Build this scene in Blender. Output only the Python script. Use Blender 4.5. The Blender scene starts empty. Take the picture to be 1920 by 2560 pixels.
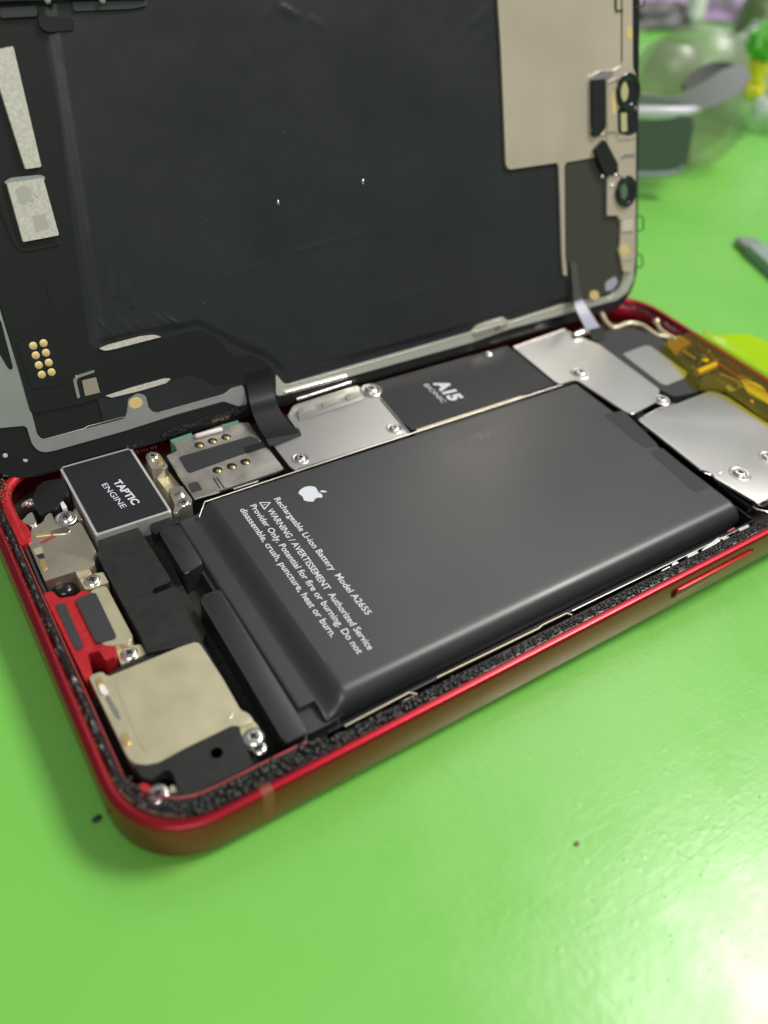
import bpy, bmesh, math, random
from mathutils import Vector, Matrix, noise
random.seed(7)
S = bpy.context.scene
S.unit_settings.system = 'METRIC'; S.unit_settings.scale_length = 0.001      # one unit is a millimetre
COL = S.collection

# ---------------------------------------------------------------- camera, world, lamps, exposure
CAM = Vector((-5.42256, -40.45113, 92.48757))                                 # in the phone's own axes
ROT = ((0.83458824, -0.54194861, 0.09876326), (-0.30811859, -0.60786125, -0.73182486), (0.45664582, 0.58034163, -0.67429829))
FPX = 2033.6
TILT = Matrix.Rotation(math.radians(-1.0), 4, 'Y')                            # the camera bump lifts the top end
PHONE = Matrix.Translation((0, 0, 0.35)) @ TILT
cd = bpy.data.cameras.new('camera'); cam = bpy.data.objects.new('camera', cd); COL.objects.link(cam)
r0, r1, r2 = (Vector(r) for r in ROT)
cam.matrix_world = PHONE @ Matrix.Translation(CAM) @ Matrix((r0, -r1, -r2)).transposed().to_4x4()
cd.sensor_fit = 'HORIZONTAL'; cd.sensor_width = 36; cd.lens = FPX / 1920 * 36
cd.clip_start = 1; cd.clip_end = 20000
cd.dof.use_dof = True; cd.dof.focus_distance = 124; cd.dof.aperture_fstop = 0.0185
S.camera = cam

W = bpy.data.worlds.new('World'); S.world = W; W.use_nodes = True
W.node_tree.nodes['Background'].inputs[0].default_value = (0.95, 1.0, 0.98, 1)
W.node_tree.nodes['Background'].inputs[1].default_value = 0.22

def lamp(name, loc, target, sx, sy, watts, colr):
    l = bpy.data.lights.new(name, 'AREA'); l.shape = 'RECTANGLE'; l.size = sx; l.size_y = sy; l.energy = watts; l.color = colr
    o = bpy.data.objects.new(name, l); COL.objects.link(o); o.location = loc
    o.rotation_euler = (Vector(target) - Vector(loc)).to_track_quat('-Z', 'Y').to_euler(); return o
lamp('ceiling_lamp_front', (870, -130, 1235), (50, -10, 0), 420, 400, 1.6e7, (1.0, 0.97, 0.93))
lamp('ceiling_lamp_back', (1048, 748, 1455), (60, 30, 0), 900, 560, 4.4e6, (1.0, 0.98, 0.95))
lamp('fill_lamp_near', (-500, -1100, 1300), (60, 40, 20), 900, 500, 9.5e6, (1.0, 0.98, 0.95))  # unseen fill lamp added to brighten the display's inner side
S.view_settings.view_transform = 'Standard'; S.view_settings.look = 'None'
S.view_settings.exposure = 0.14; S.view_settings.gamma = 1

# ---------------------------------------------------------------- materials
def lin(c): return tuple(((v / 255) / 12.92 if v / 255 <= 0.04045 else ((v / 255 + 0.055) / 1.055) ** 2.4) for v in c)
def mat(name, rgb, rough=0.5, metal=0.0, spec=0.5, coat=0.0, coat_rough=0.1, bump=None, var=None, trans=0, alpha=1, aniso=0):
    m = bpy.data.materials.new(name); m.use_nodes = True; nt = m.node_tree; b = nt.nodes['Principled BSDF']
    b.inputs['Base Color'].default_value = (*rgb, 1); b.inputs['Roughness'].default_value = rough
    b.inputs['Metallic'].default_value = metal; b.inputs['Specular IOR Level'].default_value = spec
    b.inputs['Coat Weight'].default_value = coat; b.inputs['Coat Roughness'].default_value = coat_rough
    b.inputs['Transmission Weight'].default_value = trans; b.inputs['Alpha'].default_value = alpha
    b.inputs['Anisotropic'].default_value = aniso
    if bump or var:
        tc = nt.nodes.new('ShaderNodeTexCoord')
    if bump:                                                    # (scale, strength, distance, detail, stretch)
        sc, st, di, de, stretch = bump
        mp = nt.nodes.new('ShaderNodeMapping'); mp.inputs['Scale'].default_value = stretch
        n = nt.nodes.new('ShaderNodeTexNoise'); n.inputs['Scale'].default_value = sc; n.inputs['Detail'].default_value = de
        bp = nt.nodes.new('ShaderNodeBump'); bp.inputs['Strength'].default_value = st; bp.inputs['Distance'].default_value = di
        nt.links.new(tc.outputs['Object'], mp.inputs[0]); nt.links.new(mp.outputs[0], n.inputs[0])
        nt.links.new(n.outputs[0], bp.inputs['Height']); nt.links.new(bp.outputs[0], b.inputs['Normal'])
    if var:                                                     # (scale, amount, rough amount)
        sc, am, ra = var
        n = nt.nodes.new('ShaderNodeTexNoise'); n.inputs['Scale'].default_value = sc; n.inputs['Detail'].default_value = 6
        nt.links.new(tc.outputs['Object'], n.inputs[0])
        mx = nt.nodes.new('ShaderNodeMix'); mx.data_type = 'RGBA'
        mr = nt.nodes.new('ShaderNodeMapRange'); mr.inputs[1].default_value = 0.3; mr.inputs[2].default_value = 0.7
        nt.links.new(n.outputs[0], mr.inputs[0]); nt.links.new(mr.outputs[0], mx.inputs[0])
        mx.inputs[6].default_value = (*[max(0, v * (1 - am)) for v in rgb], 1); mx.inputs[7].default_value = (*[min(1, v * (1 + am)) for v in rgb], 1)
        nt.links.new(mx.outputs[2], b.inputs['Base Color'])
        if ra:
            m2 = nt.nodes.new('ShaderNodeMapRange'); m2.inputs[1].default_value = 0.3; m2.inputs[2].default_value = 0.7
            m2.inputs[3].default_value = max(0.02, rough - ra); m2.inputs[4].default_value = rough + ra
            nt.links.new(n.outputs[0], m2.inputs[0]); nt.links.new(m2.outputs[0], b.inputs['Roughness'])
    return m
ONE = (1, 1, 1)
M = {}
M['red'] = mat('red_anodised_aluminium', (0.35, 0.009, 0.020), 0.43, 1.0, 0.5, 0.55, 0.22, bump=(60, 0.05, 0.02, 4, ONE))
M['red_paint'] = mat('red_anodised_inner', (0.52, 0.022, 0.028), 0.45, 0.35, 0.5, bump=(8, 0.1, 0.05, 4, ONE), var=(1.2, 0.15, 0.08))
M['dullred'] = mat('dull_red_edge', (0.42, 0.09, 0.09), 0.4, 0.5)
M['antenna'] = mat('antenna_band_plastic', (0.26, 0.055, 0.03), 0.42, 0.15, 0.5, 0.2, 0.3)
M['nickel'] = mat('nickel_plate', (0.56, 0.53, 0.48), 0.36, 0.85, 0.5, bump=(1.2, 0.06, 0.05, 6, (8, 1, 1)), var=(0.25, 0.06, 0.05))
M['nickel_soft'] = mat('satin_steel_plate', (0.60, 0.59, 0.565), 0.31, 0.95, 0.5, bump=(6, 0.02, 0.02, 3, (14, 1, 1)), var=(0.08, 0.02, 0.012))
M['cream'] = mat('cream_tinted_nickel', (0.62, 0.57, 0.38), 0.34, 0.55, 0.5, bump=(0.22, 0.10, 0.2, 2, ONE), var=(0.3, 0.04, 0.05))
M['usb'] = mat('olive_tinted_nickel', (0.56, 0.51, 0.41), 0.30, 0.8, 0.5, bump=(0.6, 0.05, 0.06, 4, ONE), var=(0.2, 0.08, 0.05))
M['silver'] = mat('polished_steel', (0.82, 0.80, 0.76), 0.22, 1.0, bump=(3, 0.1, 0.05, 4, ONE))
M['gold'] = mat('gold_contact', (0.86, 0.62, 0.26), 0.30, 0.8)
M['goldflat'] = mat('gold_pad', (0.80, 0.60, 0.26), 0.5, 0.3)
M['film'] = mat('black_heat_film', (0.018, 0.020, 0.023), 0.40, 0, 0.45, bump=(0.25, 0.05, 0.3, 6, ONE), var=(0.05, 0.08, 0.05))
M['flex'] = mat('black_flex_cable', (0.009, 0.010, 0.010), 0.42, 0, 0.42, bump=(14, 0.05, 0.02, 3, (0.3, 6, 1)))
M['black'] = mat('matt_black_plastic', (0.016, 0.017, 0.016), 0.5, 0, 0.4, bump=(6, 0.04, 0.03, 4, ONE), var=(0.6, 0.15, 0.05))
M['void'] = mat('dark_floor_metal', (0.02, 0.02, 0.017), 0.6, 0.0, 0.3, var=(1.5, 0.4, 0.1))  # dark grey of the floor plate and other dark parts
M['battery'] = mat('charcoal_battery_wrap', (0.031, 0.033, 0.034), 0.37, 0, 0.6, bump=(24, 0.06, 0.02, 5, ONE), var=(0.06, 0.06, 0.04))
M['wrap'] = mat('black_battery_wrap', (0.036, 0.037, 0.038), 0.42, 0, 0.45)
M['cap'] = mat('glossy_black_wrap', (0.020, 0.021, 0.021), 0.30, 0, 0.7)
M['motor'] = mat('bright_brushed_steel', (0.78, 0.76, 0.72), 0.34, 0.6, bump=(30, .05, .02, 3, ONE))
M['bezel_light'] = mat('pale_display_frame', (0.60, 0.60, 0.51), 0.40, 0.5, 0.5, bump=(30, 0.05, 0.02, 3, ONE))
M['tab'] = mat('pull_tab_sticker', (0.020, 0.021, 0.022), 0.50, 0, 0.4)
M['label'] = mat('dark_grey_sticker', (0.030, 0.032, 0.034), 0.48, 0, 0.45)
M['pad'] = mat('charcoal_foam_pad', (0.040, 0.042, 0.044), 0.7, 0, 0.3, var=(3, 0.1, 0))
M['chiplabel'] = mat('graphite_shield_sticker', (0.016, 0.017, 0.020), 0.48, 0, 0.4)
M['white'] = mat('white_print', (0.66, 0.69, 0.74), 0.6, 0, 0.2)
M['whiteplastic'] = mat('pale_pink_plastic', (0.80, 0.72, 0.74), 0.4)
M['pcb'] = mat('green_board_edge', (0.13, 0.27, 0.18), 0.5)
M['glue'] = mat('black_sealant', (0.010, 0.011, 0.011), 0.30, 0, 0.6, bump=(3, 0.12, 0.08, 3, ONE))
M['debris'] = mat('brown_glue_residue', (0.24, 0.13, 0.06), 0.4, 0, 0.5, var=(2.5, 0.6, 0.1))
M['glass'] = mat('black_bezel_glass', (0.010, 0.011, 0.011), 0.16, 0, 0.5, bump=(0.3, 0.02, 0.1, 3, ONE))
M['bezel'] = mat('grey_display_frame', (0.36, 0.38, 0.36), 0.45, 0.55, 0.4, bump=(30, 0.05, 0.02, 3, ONE), var=(0.3, 0.05, 0))
M['tan'] = mat('tan_metal_sheet', (0.64, 0.54, 0.43), 0.38, 0.45, 0.4, bump=(2, 0.03, 0.03, 3, ONE), var=(0.06, 0.05, 0.03))
M['chip'] = mat('mottled_grey_chip', (0.60, 0.57, 0.51), 0.6, 0.25, 0.3, bump=(7, 0.15, 0.05, 5, ONE), var=(2.2, 0.16, 0))
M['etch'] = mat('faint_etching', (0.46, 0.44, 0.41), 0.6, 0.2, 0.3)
M['patch'] = mat('taupe_print', (0.30, 0.26, 0.20), 0.6)
M['olivepanel'] = mat('olive_black_panel', (0.048, 0.048, 0.038), 0.36, 0, 0.5)
M['lens'] = mat('black_camera_lens', (0.01, 0.011, 0.012), 0.12, 0, 0.6)
M['coat'] = mat('yellowish_lens_coating', (0.62, 0.60, 0.30), 0.3, 0.3)
M['lensgreen'] = mat('green_lens_coating', (0.12, 0.22, 0.13), 0.15, 0.3)
M['wire'] = mat('dark_clip_wire', (0.13, 0.12, 0.10), 0.4, 0.7)
M['lilac'] = mat('translucent_lilac_flex', (0.36, 0.37, 0.46), 0.35, 0, 0.5)
M['smokyflex'] = mat('smoky_flex_film', (0.07, 0.07, 0.065), 0.4, 0, 0.5)  # darker translucent upper length of the sensor flex
M['tool'] = mat('grey_tool_handle', (0.26, 0.29, 0.27), 0.4, 0.2)
M['strap'] = mat('grey_strap', (0.25, 0.25, 0.26), 0.38, 0.1, 0.5)
M['plate'] = mat('dark_grey_green_plate', (0.11, 0.13, 0.12), 0.35, 0.1, 0.5)
M['purple'] = mat('lilac_cloth', (0.62, 0.42, 0.72), 0.8, 0, 0.2, var=(0.012, 0.25, 0))
M['crumb'] = mat('dark_crumb', (0.02, 0.03, 0.02), 0.6)
M['browncrumb'] = mat('brown_crumb', (0.24, 0.14, 0.08), 0.6)
M['yellow'] = mat('yellow_plastic', (0.72, 0.66, 0.02), 0.35)
M['leaf'] = mat('green_plastic', (0.12, 0.5, 0.04), 0.4)

def tinted(name, rgb, rough, mixw=0.16, diff=None, dw=0.0, trough=0.0):
    m = bpy.data.materials.new(name); m.use_nodes = True; nt = m.node_tree; nt.nodes.clear()
    out = nt.nodes.new('ShaderNodeOutputMaterial'); t = nt.nodes.new('ShaderNodeBsdfTransparent'); t.inputs[0].default_value = (*rgb, 1)
    g = nt.nodes.new('ShaderNodeBsdfGlossy'); g.inputs['Roughness'].default_value = rough; g.inputs[0].default_value = (1, 1, 1, 1)
    mx = nt.nodes.new('ShaderNodeMixShader'); mx.inputs[0].default_value = mixw
    tc = nt.nodes.new('ShaderNodeTexCoord'); n = nt.nodes.new('ShaderNodeTexNoise'); n.inputs['Scale'].default_value = 0.35; n.inputs['Detail'].default_value = 5
    bp = nt.nodes.new('ShaderNodeBump'); bp.inputs['Strength'].default_value = 0.5; bp.inputs['Distance'].default_value = 0.5
    nt.links.new(tc.outputs['Object'], n.inputs[0]); nt.links.new(n.outputs[0], bp.inputs['Height']); nt.links.new(bp.outputs[0], g.inputs['Normal'])
    src = t.outputs[0]
    if dw:
        d = nt.nodes.new('ShaderNodeBsdfDiffuse'); d.inputs[0].default_value = (*diff, 1)
        m2 = nt.nodes.new('ShaderNodeMixShader'); m2.inputs[0].default_value = dw
        nt.links.new(t.outputs[0], m2.inputs[1]); nt.links.new(d.outputs[0], m2.inputs[2]); src = m2.outputs[0]
    nt.links.new(src, mx.inputs[1]); nt.links.new(g.outputs[0], mx.inputs[2]); nt.links.new(mx.outputs[0], out.inputs[0]); return m
M['tape'] = tinted('amber_polyimide_film', (0.99, 0.92, 0.24), 0.10, 0.07, (0.62, 0.60, 0.0), 0.02)
M['tapeflap'] = tinted('yellow_film_tail', (0.72, 0.86, 0.03), 0.15, 0.06, (0.60, 0.72, 0.0), 0.45)
M['clear'] = tinted('frosted_clear_plastic', (0.86, 0.84, 0.80), 0.42, 0.07, (0.48, 0.50, 0.40), 0.17)
M['bag'] = tinted('crumpled_clear_bag', (0.95, 0.96, 0.95), 0.16, 0.22, (0.8, 0.84, 0.78), 0.38)

# the green bench mat: worn, slightly glossy vinyl with dimples and scratches
def mat_vinyl():
    m = bpy.data.materials.new('green_bench_vinyl'); m.use_nodes = True; nt = m.node_tree; b = nt.nodes['Principled BSDF']; L = nt.links.new
    tc = nt.nodes.new('ShaderNodeTexCoord')
    def noi(s, d=6, dist=0.0, st=(1, 1, 1)):
        mp = nt.nodes.new('ShaderNodeMapping'); mp.inputs['Scale'].default_value = st
        n = nt.nodes.new('ShaderNodeTexNoise'); n.inputs['Scale'].default_value = s; n.inputs['Detail'].default_value = d; n.inputs['Distortion'].default_value = dist
        L(tc.outputs['Object'], mp.inputs[0]); L(mp.outputs[0], n.inputs[0]); return n.outputs[0]
    def mr(x, a, c, lo, hi):
        r = nt.nodes.new('ShaderNodeMapRange'); r.inputs[1].default_value = a; r.inputs[2].default_value = c; r.inputs[3].default_value = lo; r.inputs[4].default_value = hi
        L(x, r.inputs[0]); return r.outputs[0]
    mx = nt.nodes.new('ShaderNodeMix'); mx.data_type = 'RGBA'
    mx.inputs[6].default_value = (0.168, 0.505, 0.076, 1); mx.inputs[7].default_value = (0.200, 0.555, 0.092, 1)
    L(mr(noi(0.02, 5), 0.3, 0.7, 0, 1), mx.inputs[0]); L(mx.outputs[2], b.inputs['Base Color'])
    L(mr(noi(0.12, 8), 0.35, 0.65, 0.24, 0.31), b.inputs['Roughness'])
    b.inputs['Specular IOR Level'].default_value = 0.5
    def ma(op, a, c):
        n = nt.nodes.new('ShaderNodeMath'); n.operation = op
        for i, v in enumerate((a, c)):
            if isinstance(v, float): n.inputs[i].default_value = v
            else: L(v, n.inputs[i])
        return n.outputs[0]
    vo = nt.nodes.new('ShaderNodeTexVoronoi'); vo.inputs['Scale'].default_value = 0.35; L(tc.outputs['Object'], vo.inputs[0])
    dots = mr(vo.outputs[0], 0.05, 0.16, 1.0, 0.0)
    h = ma('ADD', ma('MULTIPLY', noi(0.75, 6, 0.2), 0.55), ma('MULTIPLY', noi(0.05, 3), 1.3))
    h = ma('ADD', h, ma('MULTIPLY', dots, 0.25))
    scr = mr(noi(0.05, 2, 2.0, (1, 8, 1)), 0.495, 0.505, 0.0, 1.0)
    h = ma('ADD', h, ma('MULTIPLY', scr, 0.06))
    bp = nt.nodes.new('ShaderNodeBump'); bp.inputs['Strength'].default_value = 0.16; bp.inputs['Distance'].default_value = 0.3
    L(h, bp.inputs['Height']); L(bp.outputs[0], b.inputs['Normal']); return m
M['mat'] = mat_vinyl()

# ---------------------------------------------------------------- helpers
def ray(px, py):
    a, b = (px - 960) / FPX, (py - 1280) / FPX
    return r0 * a + r1 * b + r2
def T(px, py, z):                                               # the point of the phone's plane at height z that shows at this pixel
    d = ray(px, py); t = (z - CAM.z) / d.z; v = CAM + d * t; return (v.x, v.y)
def TP(pts, z): return [T(x, y, z) for x, y in pts]
DE = Vector((0.99992461, 0.01227872, 0)); DU = Vector((-0.00464479, 0.37825142, 0.92569125)); DN = Vector((0.0113663, -0.92562146, 0.37827994)); DO = Vector((0, 65.755, 5.5))
def D(px, py, d=0.0):                                           # the same on the display's back
    r = ray(px, py); o = DO + DN * d; t = ((o - CAM) @ DN) / (r @ DN) if False else ((o - CAM).dot(DN)) / r.dot(DN)
    v = CAM + r * t - DO; return (v.dot(DE), v.dot(DU))
def DP(pts, d=0.0): return [D(x, y, d) for x, y in pts]
def G(px, py, z=0.0):                                           # the same on the bench (world axes)
    cw = PHONE @ CAM; d = PHONE.to_3x3() @ ray(px, py); t = (z - cw.z) / d.z; v = cw + d * t; return Vector((v.x, v.y, z))

def thing(name, label, cat, mtx=None, group=None):
    o = bpy.data.objects.new(name, None); COL.objects.link(o); o['label'] = label; o['category'] = cat
    o.empty_display_size = 2
    if mtx is not None: o.matrix_world = mtx
    if group: o['group'] = group
    return o
def link(name, me, m, parent=None, label=None, kind=None, sharp=20):
    o = bpy.data.objects.new(name, me); COL.objects.link(o)
    if m is not None and len(me.materials) == 0: me.materials.append(m)
    if sharp is not None:
        for p in me.polygons: p.use_smooth = True
        me.set_sharp_from_angle(angle=math.radians(sharp))
    if parent is not None: o.parent = parent
    if label: o['label'] = label
    if kind: o['kind'] = kind
    return o
def finish(bm, name, m, parent=None, **k):
    bmesh.ops.recalc_face_normals(bm, faces=bm.faces)
    me = bpy.data.meshes.new(name); bm.to_mesh(me); bm.free(); return link(name, me, m, parent, **k)
def area2(p): return sum(p[i][0] * p[(i + 1) % len(p)][1] - p[(i + 1) % len(p)][0] * p[i][1] for i in range(len(p)))
def rnd(pts, r, seg=4):
    if area2(pts) < 0: pts = pts[::-1]
    if not isinstance(r, (list, tuple)) and r <= 0: return list(pts)
    out = []; n = len(pts)
    for i in range(n):
        p = Vector(pts[i]); a = Vector(pts[i - 1]); c = Vector(pts[(i + 1) % n]); ra = r[i] if isinstance(r, (list, tuple)) else r
        da, dc = (a - p), (c - p); k = min(ra, da.length * 0.45, dc.length * 0.45)
        if k < 1e-4: out.append((p.x, p.y)); continue
        s, e = p + da.normalized() * k, p + dc.normalized() * k
        for j in range(seg + 1):
            t = j / seg; q = s * (1 - t) ** 2 + p * 2 * t * (1 - t) + e * t * t; out.append((q.x, q.y))
    return out
def prism(name, pts, z0, z1, m, parent, bev=0.08, r=0.25, seg=2, bm=None, rseg=4, **k):
    own = bm is None
    if own: bm = bmesh.new()
    pp = rnd(pts, r, rseg)
    lo = [bm.verts.new((x, y, z0)) for x, y in pp]; hi = [bm.verts.new((x, y, z1)) for x, y in pp]
    n = len(pp); top = bm.faces.new(hi); bm.faces.new(lo[::-1])
    for i in range(n): bm.faces.new((lo[i], lo[(i + 1) % n], hi[(i + 1) % n], hi[i]))
    if bev > 0: bmesh.ops.bevel(bm, geom=list(top.edges), offset=min(bev, abs(z1 - z0) * 0.9), segments=seg, affect='EDGES', profile=0.5, clamp_overlap=True)
    return finish(bm, name, m, parent, **k) if own else None
def box(bm, x0, x1, y0, y1, z0, z1):
    v = [bm.verts.new((x, y, z)) for z in (z0, z1) for x, y in ((x0, y0), (x1, y0), (x1, y1), (x0, y1))]
    for f in ((3, 2, 1, 0), (4, 5, 6, 7), (0, 1, 5, 4), (1, 2, 6, 5), (2, 3, 7, 6), (3, 0, 4, 7)): bm.faces.new([v[i] for i in f])
def lathe(bm, prof, c=(0, 0, 0), seg=24, mtx=None):
    rings = []
    for r, z in prof:
        if r < 1e-5: rings.append([bm.verts.new((0, 0, z))])
        else: rings.append([bm.verts.new((r * math.cos(2 * math.pi * i / seg), r * math.sin(2 * math.pi * i / seg), z)) for i in range(seg)])
    for a, b in zip(rings, rings[1:]):
        for i in range(seg):
            j = (i + 1) % seg
            if len(a) == 1 and len(b) == 1: continue
            if len(a) == 1: bm.faces.new((a[0], b[i], b[j]))
            elif len(b) == 1: bm.faces.new((a[i], a[j], b[0]))
            else: bm.faces.new((a[i], a[j], b[j], b[i]))
    vs = [v for r in rings for v in r]
    mm = Matrix.Translation(c) @ (mtx or Matrix.Identity(4))
    bmesh.ops.transform(bm, matrix=mm, verts=vs); return vs
def tube(bm, pts, rad, seg=8, cap=True):
    pts = [Vector(p) for p in pts]; rings = []; up = Vector((0, 0, 1))
    for i, p in enumerate(pts):
        t = (pts[min(i + 1, len(pts) - 1)] - pts[max(i - 1, 0)]).normalized()
        a = t.cross(up); a = a.normalized() if a.length > 0.05 else t.cross(Vector((1, 0, 0))).normalized(); b = t.cross(a)
        rr = rad[i] if isinstance(rad, (list, tuple)) else rad
        rings.append([bm.verts.new(p + (a * math.cos(2 * math.pi * k / seg) + b * math.sin(2 * math.pi * k / seg)) * rr) for k in range(seg)])
    for a, b in zip(rings, rings[1:]):
        for i in range(seg): bm.faces.new((a[i], a[(i + 1) % seg], b[(i + 1) % seg], b[i]))
    if cap: bm.faces.new(rings[0][::-1]); bm.faces.new(rings[-1])
def strip(bm, A, B, th):                                        # a ribbon between two 3D polylines, th thick
    A = [Vector(p) for p in A]; B = [Vector(p) for p in B]; n = len(A); rows = []
    for i in range(n):
        t = (A[min(i + 1, n - 1)] - A[max(i - 1, 0)]); w = B[i] - A[i]; nn = t.cross(w).normalized() * th
        rows.append([bm.verts.new(A[i]), bm.verts.new(B[i]), bm.verts.new(B[i] + nn), bm.verts.new(A[i] + nn)])
    for a, b in zip(rows, rows[1:]):
        for k in range(4): bm.faces.new((a[k], a[(k + 1) % 4], b[(k + 1) % 4], b[k]))
    bm.faces.new(rows[0]); bm.faces.new(rows[-1][::-1])
def curve3(keys, n):                                            # Catmull-Rom through 3D keys
    K = [Vector(k) for k in keys]; out = []
    for s in range(n + 1):
        u = s / n * (len(K) - 1); i = min(int(u), len(K) - 2); t = u - i
        a, b, c, d = K[max(i - 1, 0)], K[i], K[i + 1], K[min(i + 2, len(K) - 1)]
        out.append(0.5 * ((2 * b) + (c - a) * t + (2 * a - 5 * b + 4 * c - d) * t * t + (3 * b - a - 3 * c + d) * t ** 3))
    return out
def rrect(x0, x1, y0, y1, r, z, seg=14):
    out = []
    for cx, cy, a0 in ((x1 - r, y1 - r, 0), (x0 + r, y1 - r, 90), (x0 + r, y0 + r, 180), (x1 - r, y0 + r, 270)):
        for i in range(seg + 1):
            a = math.radians(a0 + 90 * i / seg); c_, s_ = math.cos(a), math.sin(a); e = 2 / 2.25
            out.append((cx + r * math.copysign(abs(c_) ** e, c_), cy + r * math.copysign(abs(s_) ** e, s_), z))
    return out
def loft(bm, loops, close=False):
    L = [[bm.verts.new(p) for p in lp] for lp in loops]; n = len(L[0])
    for a, b in zip(L, L[1:]):
        for i in range(n): bm.faces.new((a[i], a[(i + 1) % n], b[(i + 1) % n], b[i]))
    if close: bm.faces.new(L[0][::-1]); bm.faces.new(L[-1])
    return L
def text(name, body, p0, p1, ptop, z, m, parent, bold=0.0, th=0.02):
    """flat print: p0/p1 the baseline's ends and ptop the top of the first capital, all (x, y) on the plane at height z"""
    cu = bpy.data.curves.new(name, 'FONT'); cu.body = body; cu.size = 1; cu.offset = bold; cu.extrude = 0.0; cu.resolution_u = 3
    o = bpy.data.objects.new(name, cu); COL.objects.link(o); bpy.context.view_layer.update()
    me = bpy.data.meshes.new_from_object(o.evaluated_get(bpy.context.evaluated_depsgraph_get())); bpy.data.objects.remove(o)
    xs = [v.co.x for v in me.vertices]; x0, x1 = min(xs), max(xs); cap = 0.70
    a, b, t = Vector(p0), Vector(p1), Vector(ptop); ex = (b - a) / (x1 - x0)
    dirv = (b - a).normalized(); ey = (t - a) - dirv * (t - a).dot(dirv); ey = ey / cap
    for v in me.vertices:
        q = a + ex * (v.co.x - x0) + ey * v.co.y; v.co = (q.x, q.y, z)
    # one object per word
    bm = bmesh.new(); bm.from_mesh(me); bm.faces.ensure_lookup_table(); seen = set(); comps = []
    for f in bm.faces:
        if f.index in seen: continue
        st = [f]; seen.add(f.index); cf = []
        while st:
            q = st.pop(); cf.append(q)
            for v in q.verts:
                for g_ in v.link_faces:
                    if g_.index not in seen: seen.add(g_.index); st.append(g_)
        us = [(Vector((v.co.x, v.co.y)) - a).dot(dirv) for q in cf for v in q.verts]; comps.append((min(us), max(us), cf))
    comps.sort(key=lambda c: c[0]); gap = 0.15 * ex.length; words = []; hi_ = -1e9
    for lo_, h_, cf in comps:
        if lo_ > hi_ + gap or not words: words.append([])
        words[-1] += cf; hi_ = max(hi_, h_)
    for wf in words:
        vm = {}; vs2 = []; fs2 = []
        for f in wf:
            ids = []
            for v in f.verts:
                if v.index not in vm: vm[v.index] = len(vs2); vs2.append(v.co[:])
                ids.append(vm[v.index])
            fs2.append(ids)
        m2 = bpy.data.meshes.new(name); m2.from_pydata(vs2, [], fs2); link('printed_word', m2, m, parent, sharp=None)
    bm.free()
def flat(name, pts, z, m, parent, holes=(), **k): return prism(name, pts, z, z + 0.02, m, parent, bev=0, r=0.0, **k)

# ---------------------------------------------------------------- the bench
bm = bmesh.new()
me_pts = [(-900, -700), (900, -700), (900, 430), (-900, 430)]
prism('x', me_pts, -3.0, 0.0, None, None, bev=0.5, r=8, bm=bm)
mo = finish(bm, 'bench_mat', M['mat'], kind='structure')

# ---------------------------------------------------------------- the phone body
phone = thing('smartphone', 'opened red phone lying on the green mat, its battery and metal plates bare', 'smartphone', PHONE)
LX, LY = 146.7, 71.5
bm = bmesh.new()
def ring(i, z, near=None, left=None):
    l = i if left is None else left; n_ = i if near is None else near
    return rrect(l, LX - l, n_, LY - i, max(10.9 - i, 3.0), z)
loft(bm, [ring(0.9, 0.25), ring(0.45, 0.35), ring(0.12, 0.6), ring(0.0, 0.95), ring(0.0, 6.6), ring(0.05, 6.85), ring(0.18, 7.05), ring(0.40, 7.18), ring(0.95, 7.2),
          ring(1.2, 7.12), ring(1.38, 6.9), ring(1.5, 6.2), ring(1.6, 5.95), ring(2.75, 5.95, 3.2, 2.65), ring(2.9, 5.8, 3.3, 2.8), ring(2.95, 0.8, 3.35, 2.85)])
finish(bm, 'frame', M['red'], phone, sharp=50)
flat('back_glass', [(x, y) for x, y, z in ring(1.0, 0)], 0.26, M['void'], phone)
prism('floor', [(x, y) for x, y, z in ring(2.0, 0)], 0.3, 1.0, M['void'], phone, bev=0, r=0)
# antenna bands let into the rail
for ax in (14.9, 130.6):
    bm = bmesh.new(); prof = [(0.012, 1.0), (0.012, 6.6), (-0.04 + 0.05, 6.85), (0.15, 7.075), (0.38, 7.205), (0.70, 7.225), (0.97, 7.14), (1.17, 6.92), (1.37, 6.22)]
    prof = [(-0.012, 1.0), (-0.012, 6.6), (0.035, 6.86), (0.165, 7.07), (0.39, 7.2), (0.95, 7.22), (1.21, 7.14), (1.4, 6.92), (1.52, 6.22)]
    a = [bm.verts.new((ax, y, z)) for y, z in prof]; b = [bm.verts.new((ax + 1.35, y, z)) for y, z in prof]
    for i in range(len(prof) - 1): bm.faces.new((a[i], b[i], b[i + 1], a[i + 1]))
    finish(bm, 'antenna_band', M['antenna'], phone, sharp=50)
# side button in its slot
bm = bmesh.new(); pts = rnd([(84.0, 3.25), (102.9, 3.25), (102.9, 5.15), (84.0, 5.15)], 0.9, 6)
def side_prism(pts, y0, y1, bev, m, name, parent, **k):
    bm = bmesh.new(); lo = [bm.verts.new((x, y0, z)) for x, z in pts]; hi = [bm.verts.new((x, y1, z)) for x, z in pts]; n = len(pts)
    f = bm.faces.new(hi); bm.faces.new(lo[::-1])
    for i in range(n): bm.faces.new((lo[i], lo[(i + 1) % n], hi[(i + 1) % n], hi[i]))
    if bev: bmesh.ops.bevel(bm, geom=list(f.edges), offset=bev, segments=3, affect='EDGES', profile=0.5)
    return finish(bm, name, m, parent, **k)
bm.free()
side_prism(rnd([(83.7, 3.0), (103.2, 3.0), (103.2, 5.4), (83.7, 5.4)], 1.1, 6), 0.3, -0.006, 0, M['void'], 'button_slot', phone)
side_prism(pts, 0.3, -0.42, 0.14, M['red'], 'side_button', phone, sharp=50)

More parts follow.
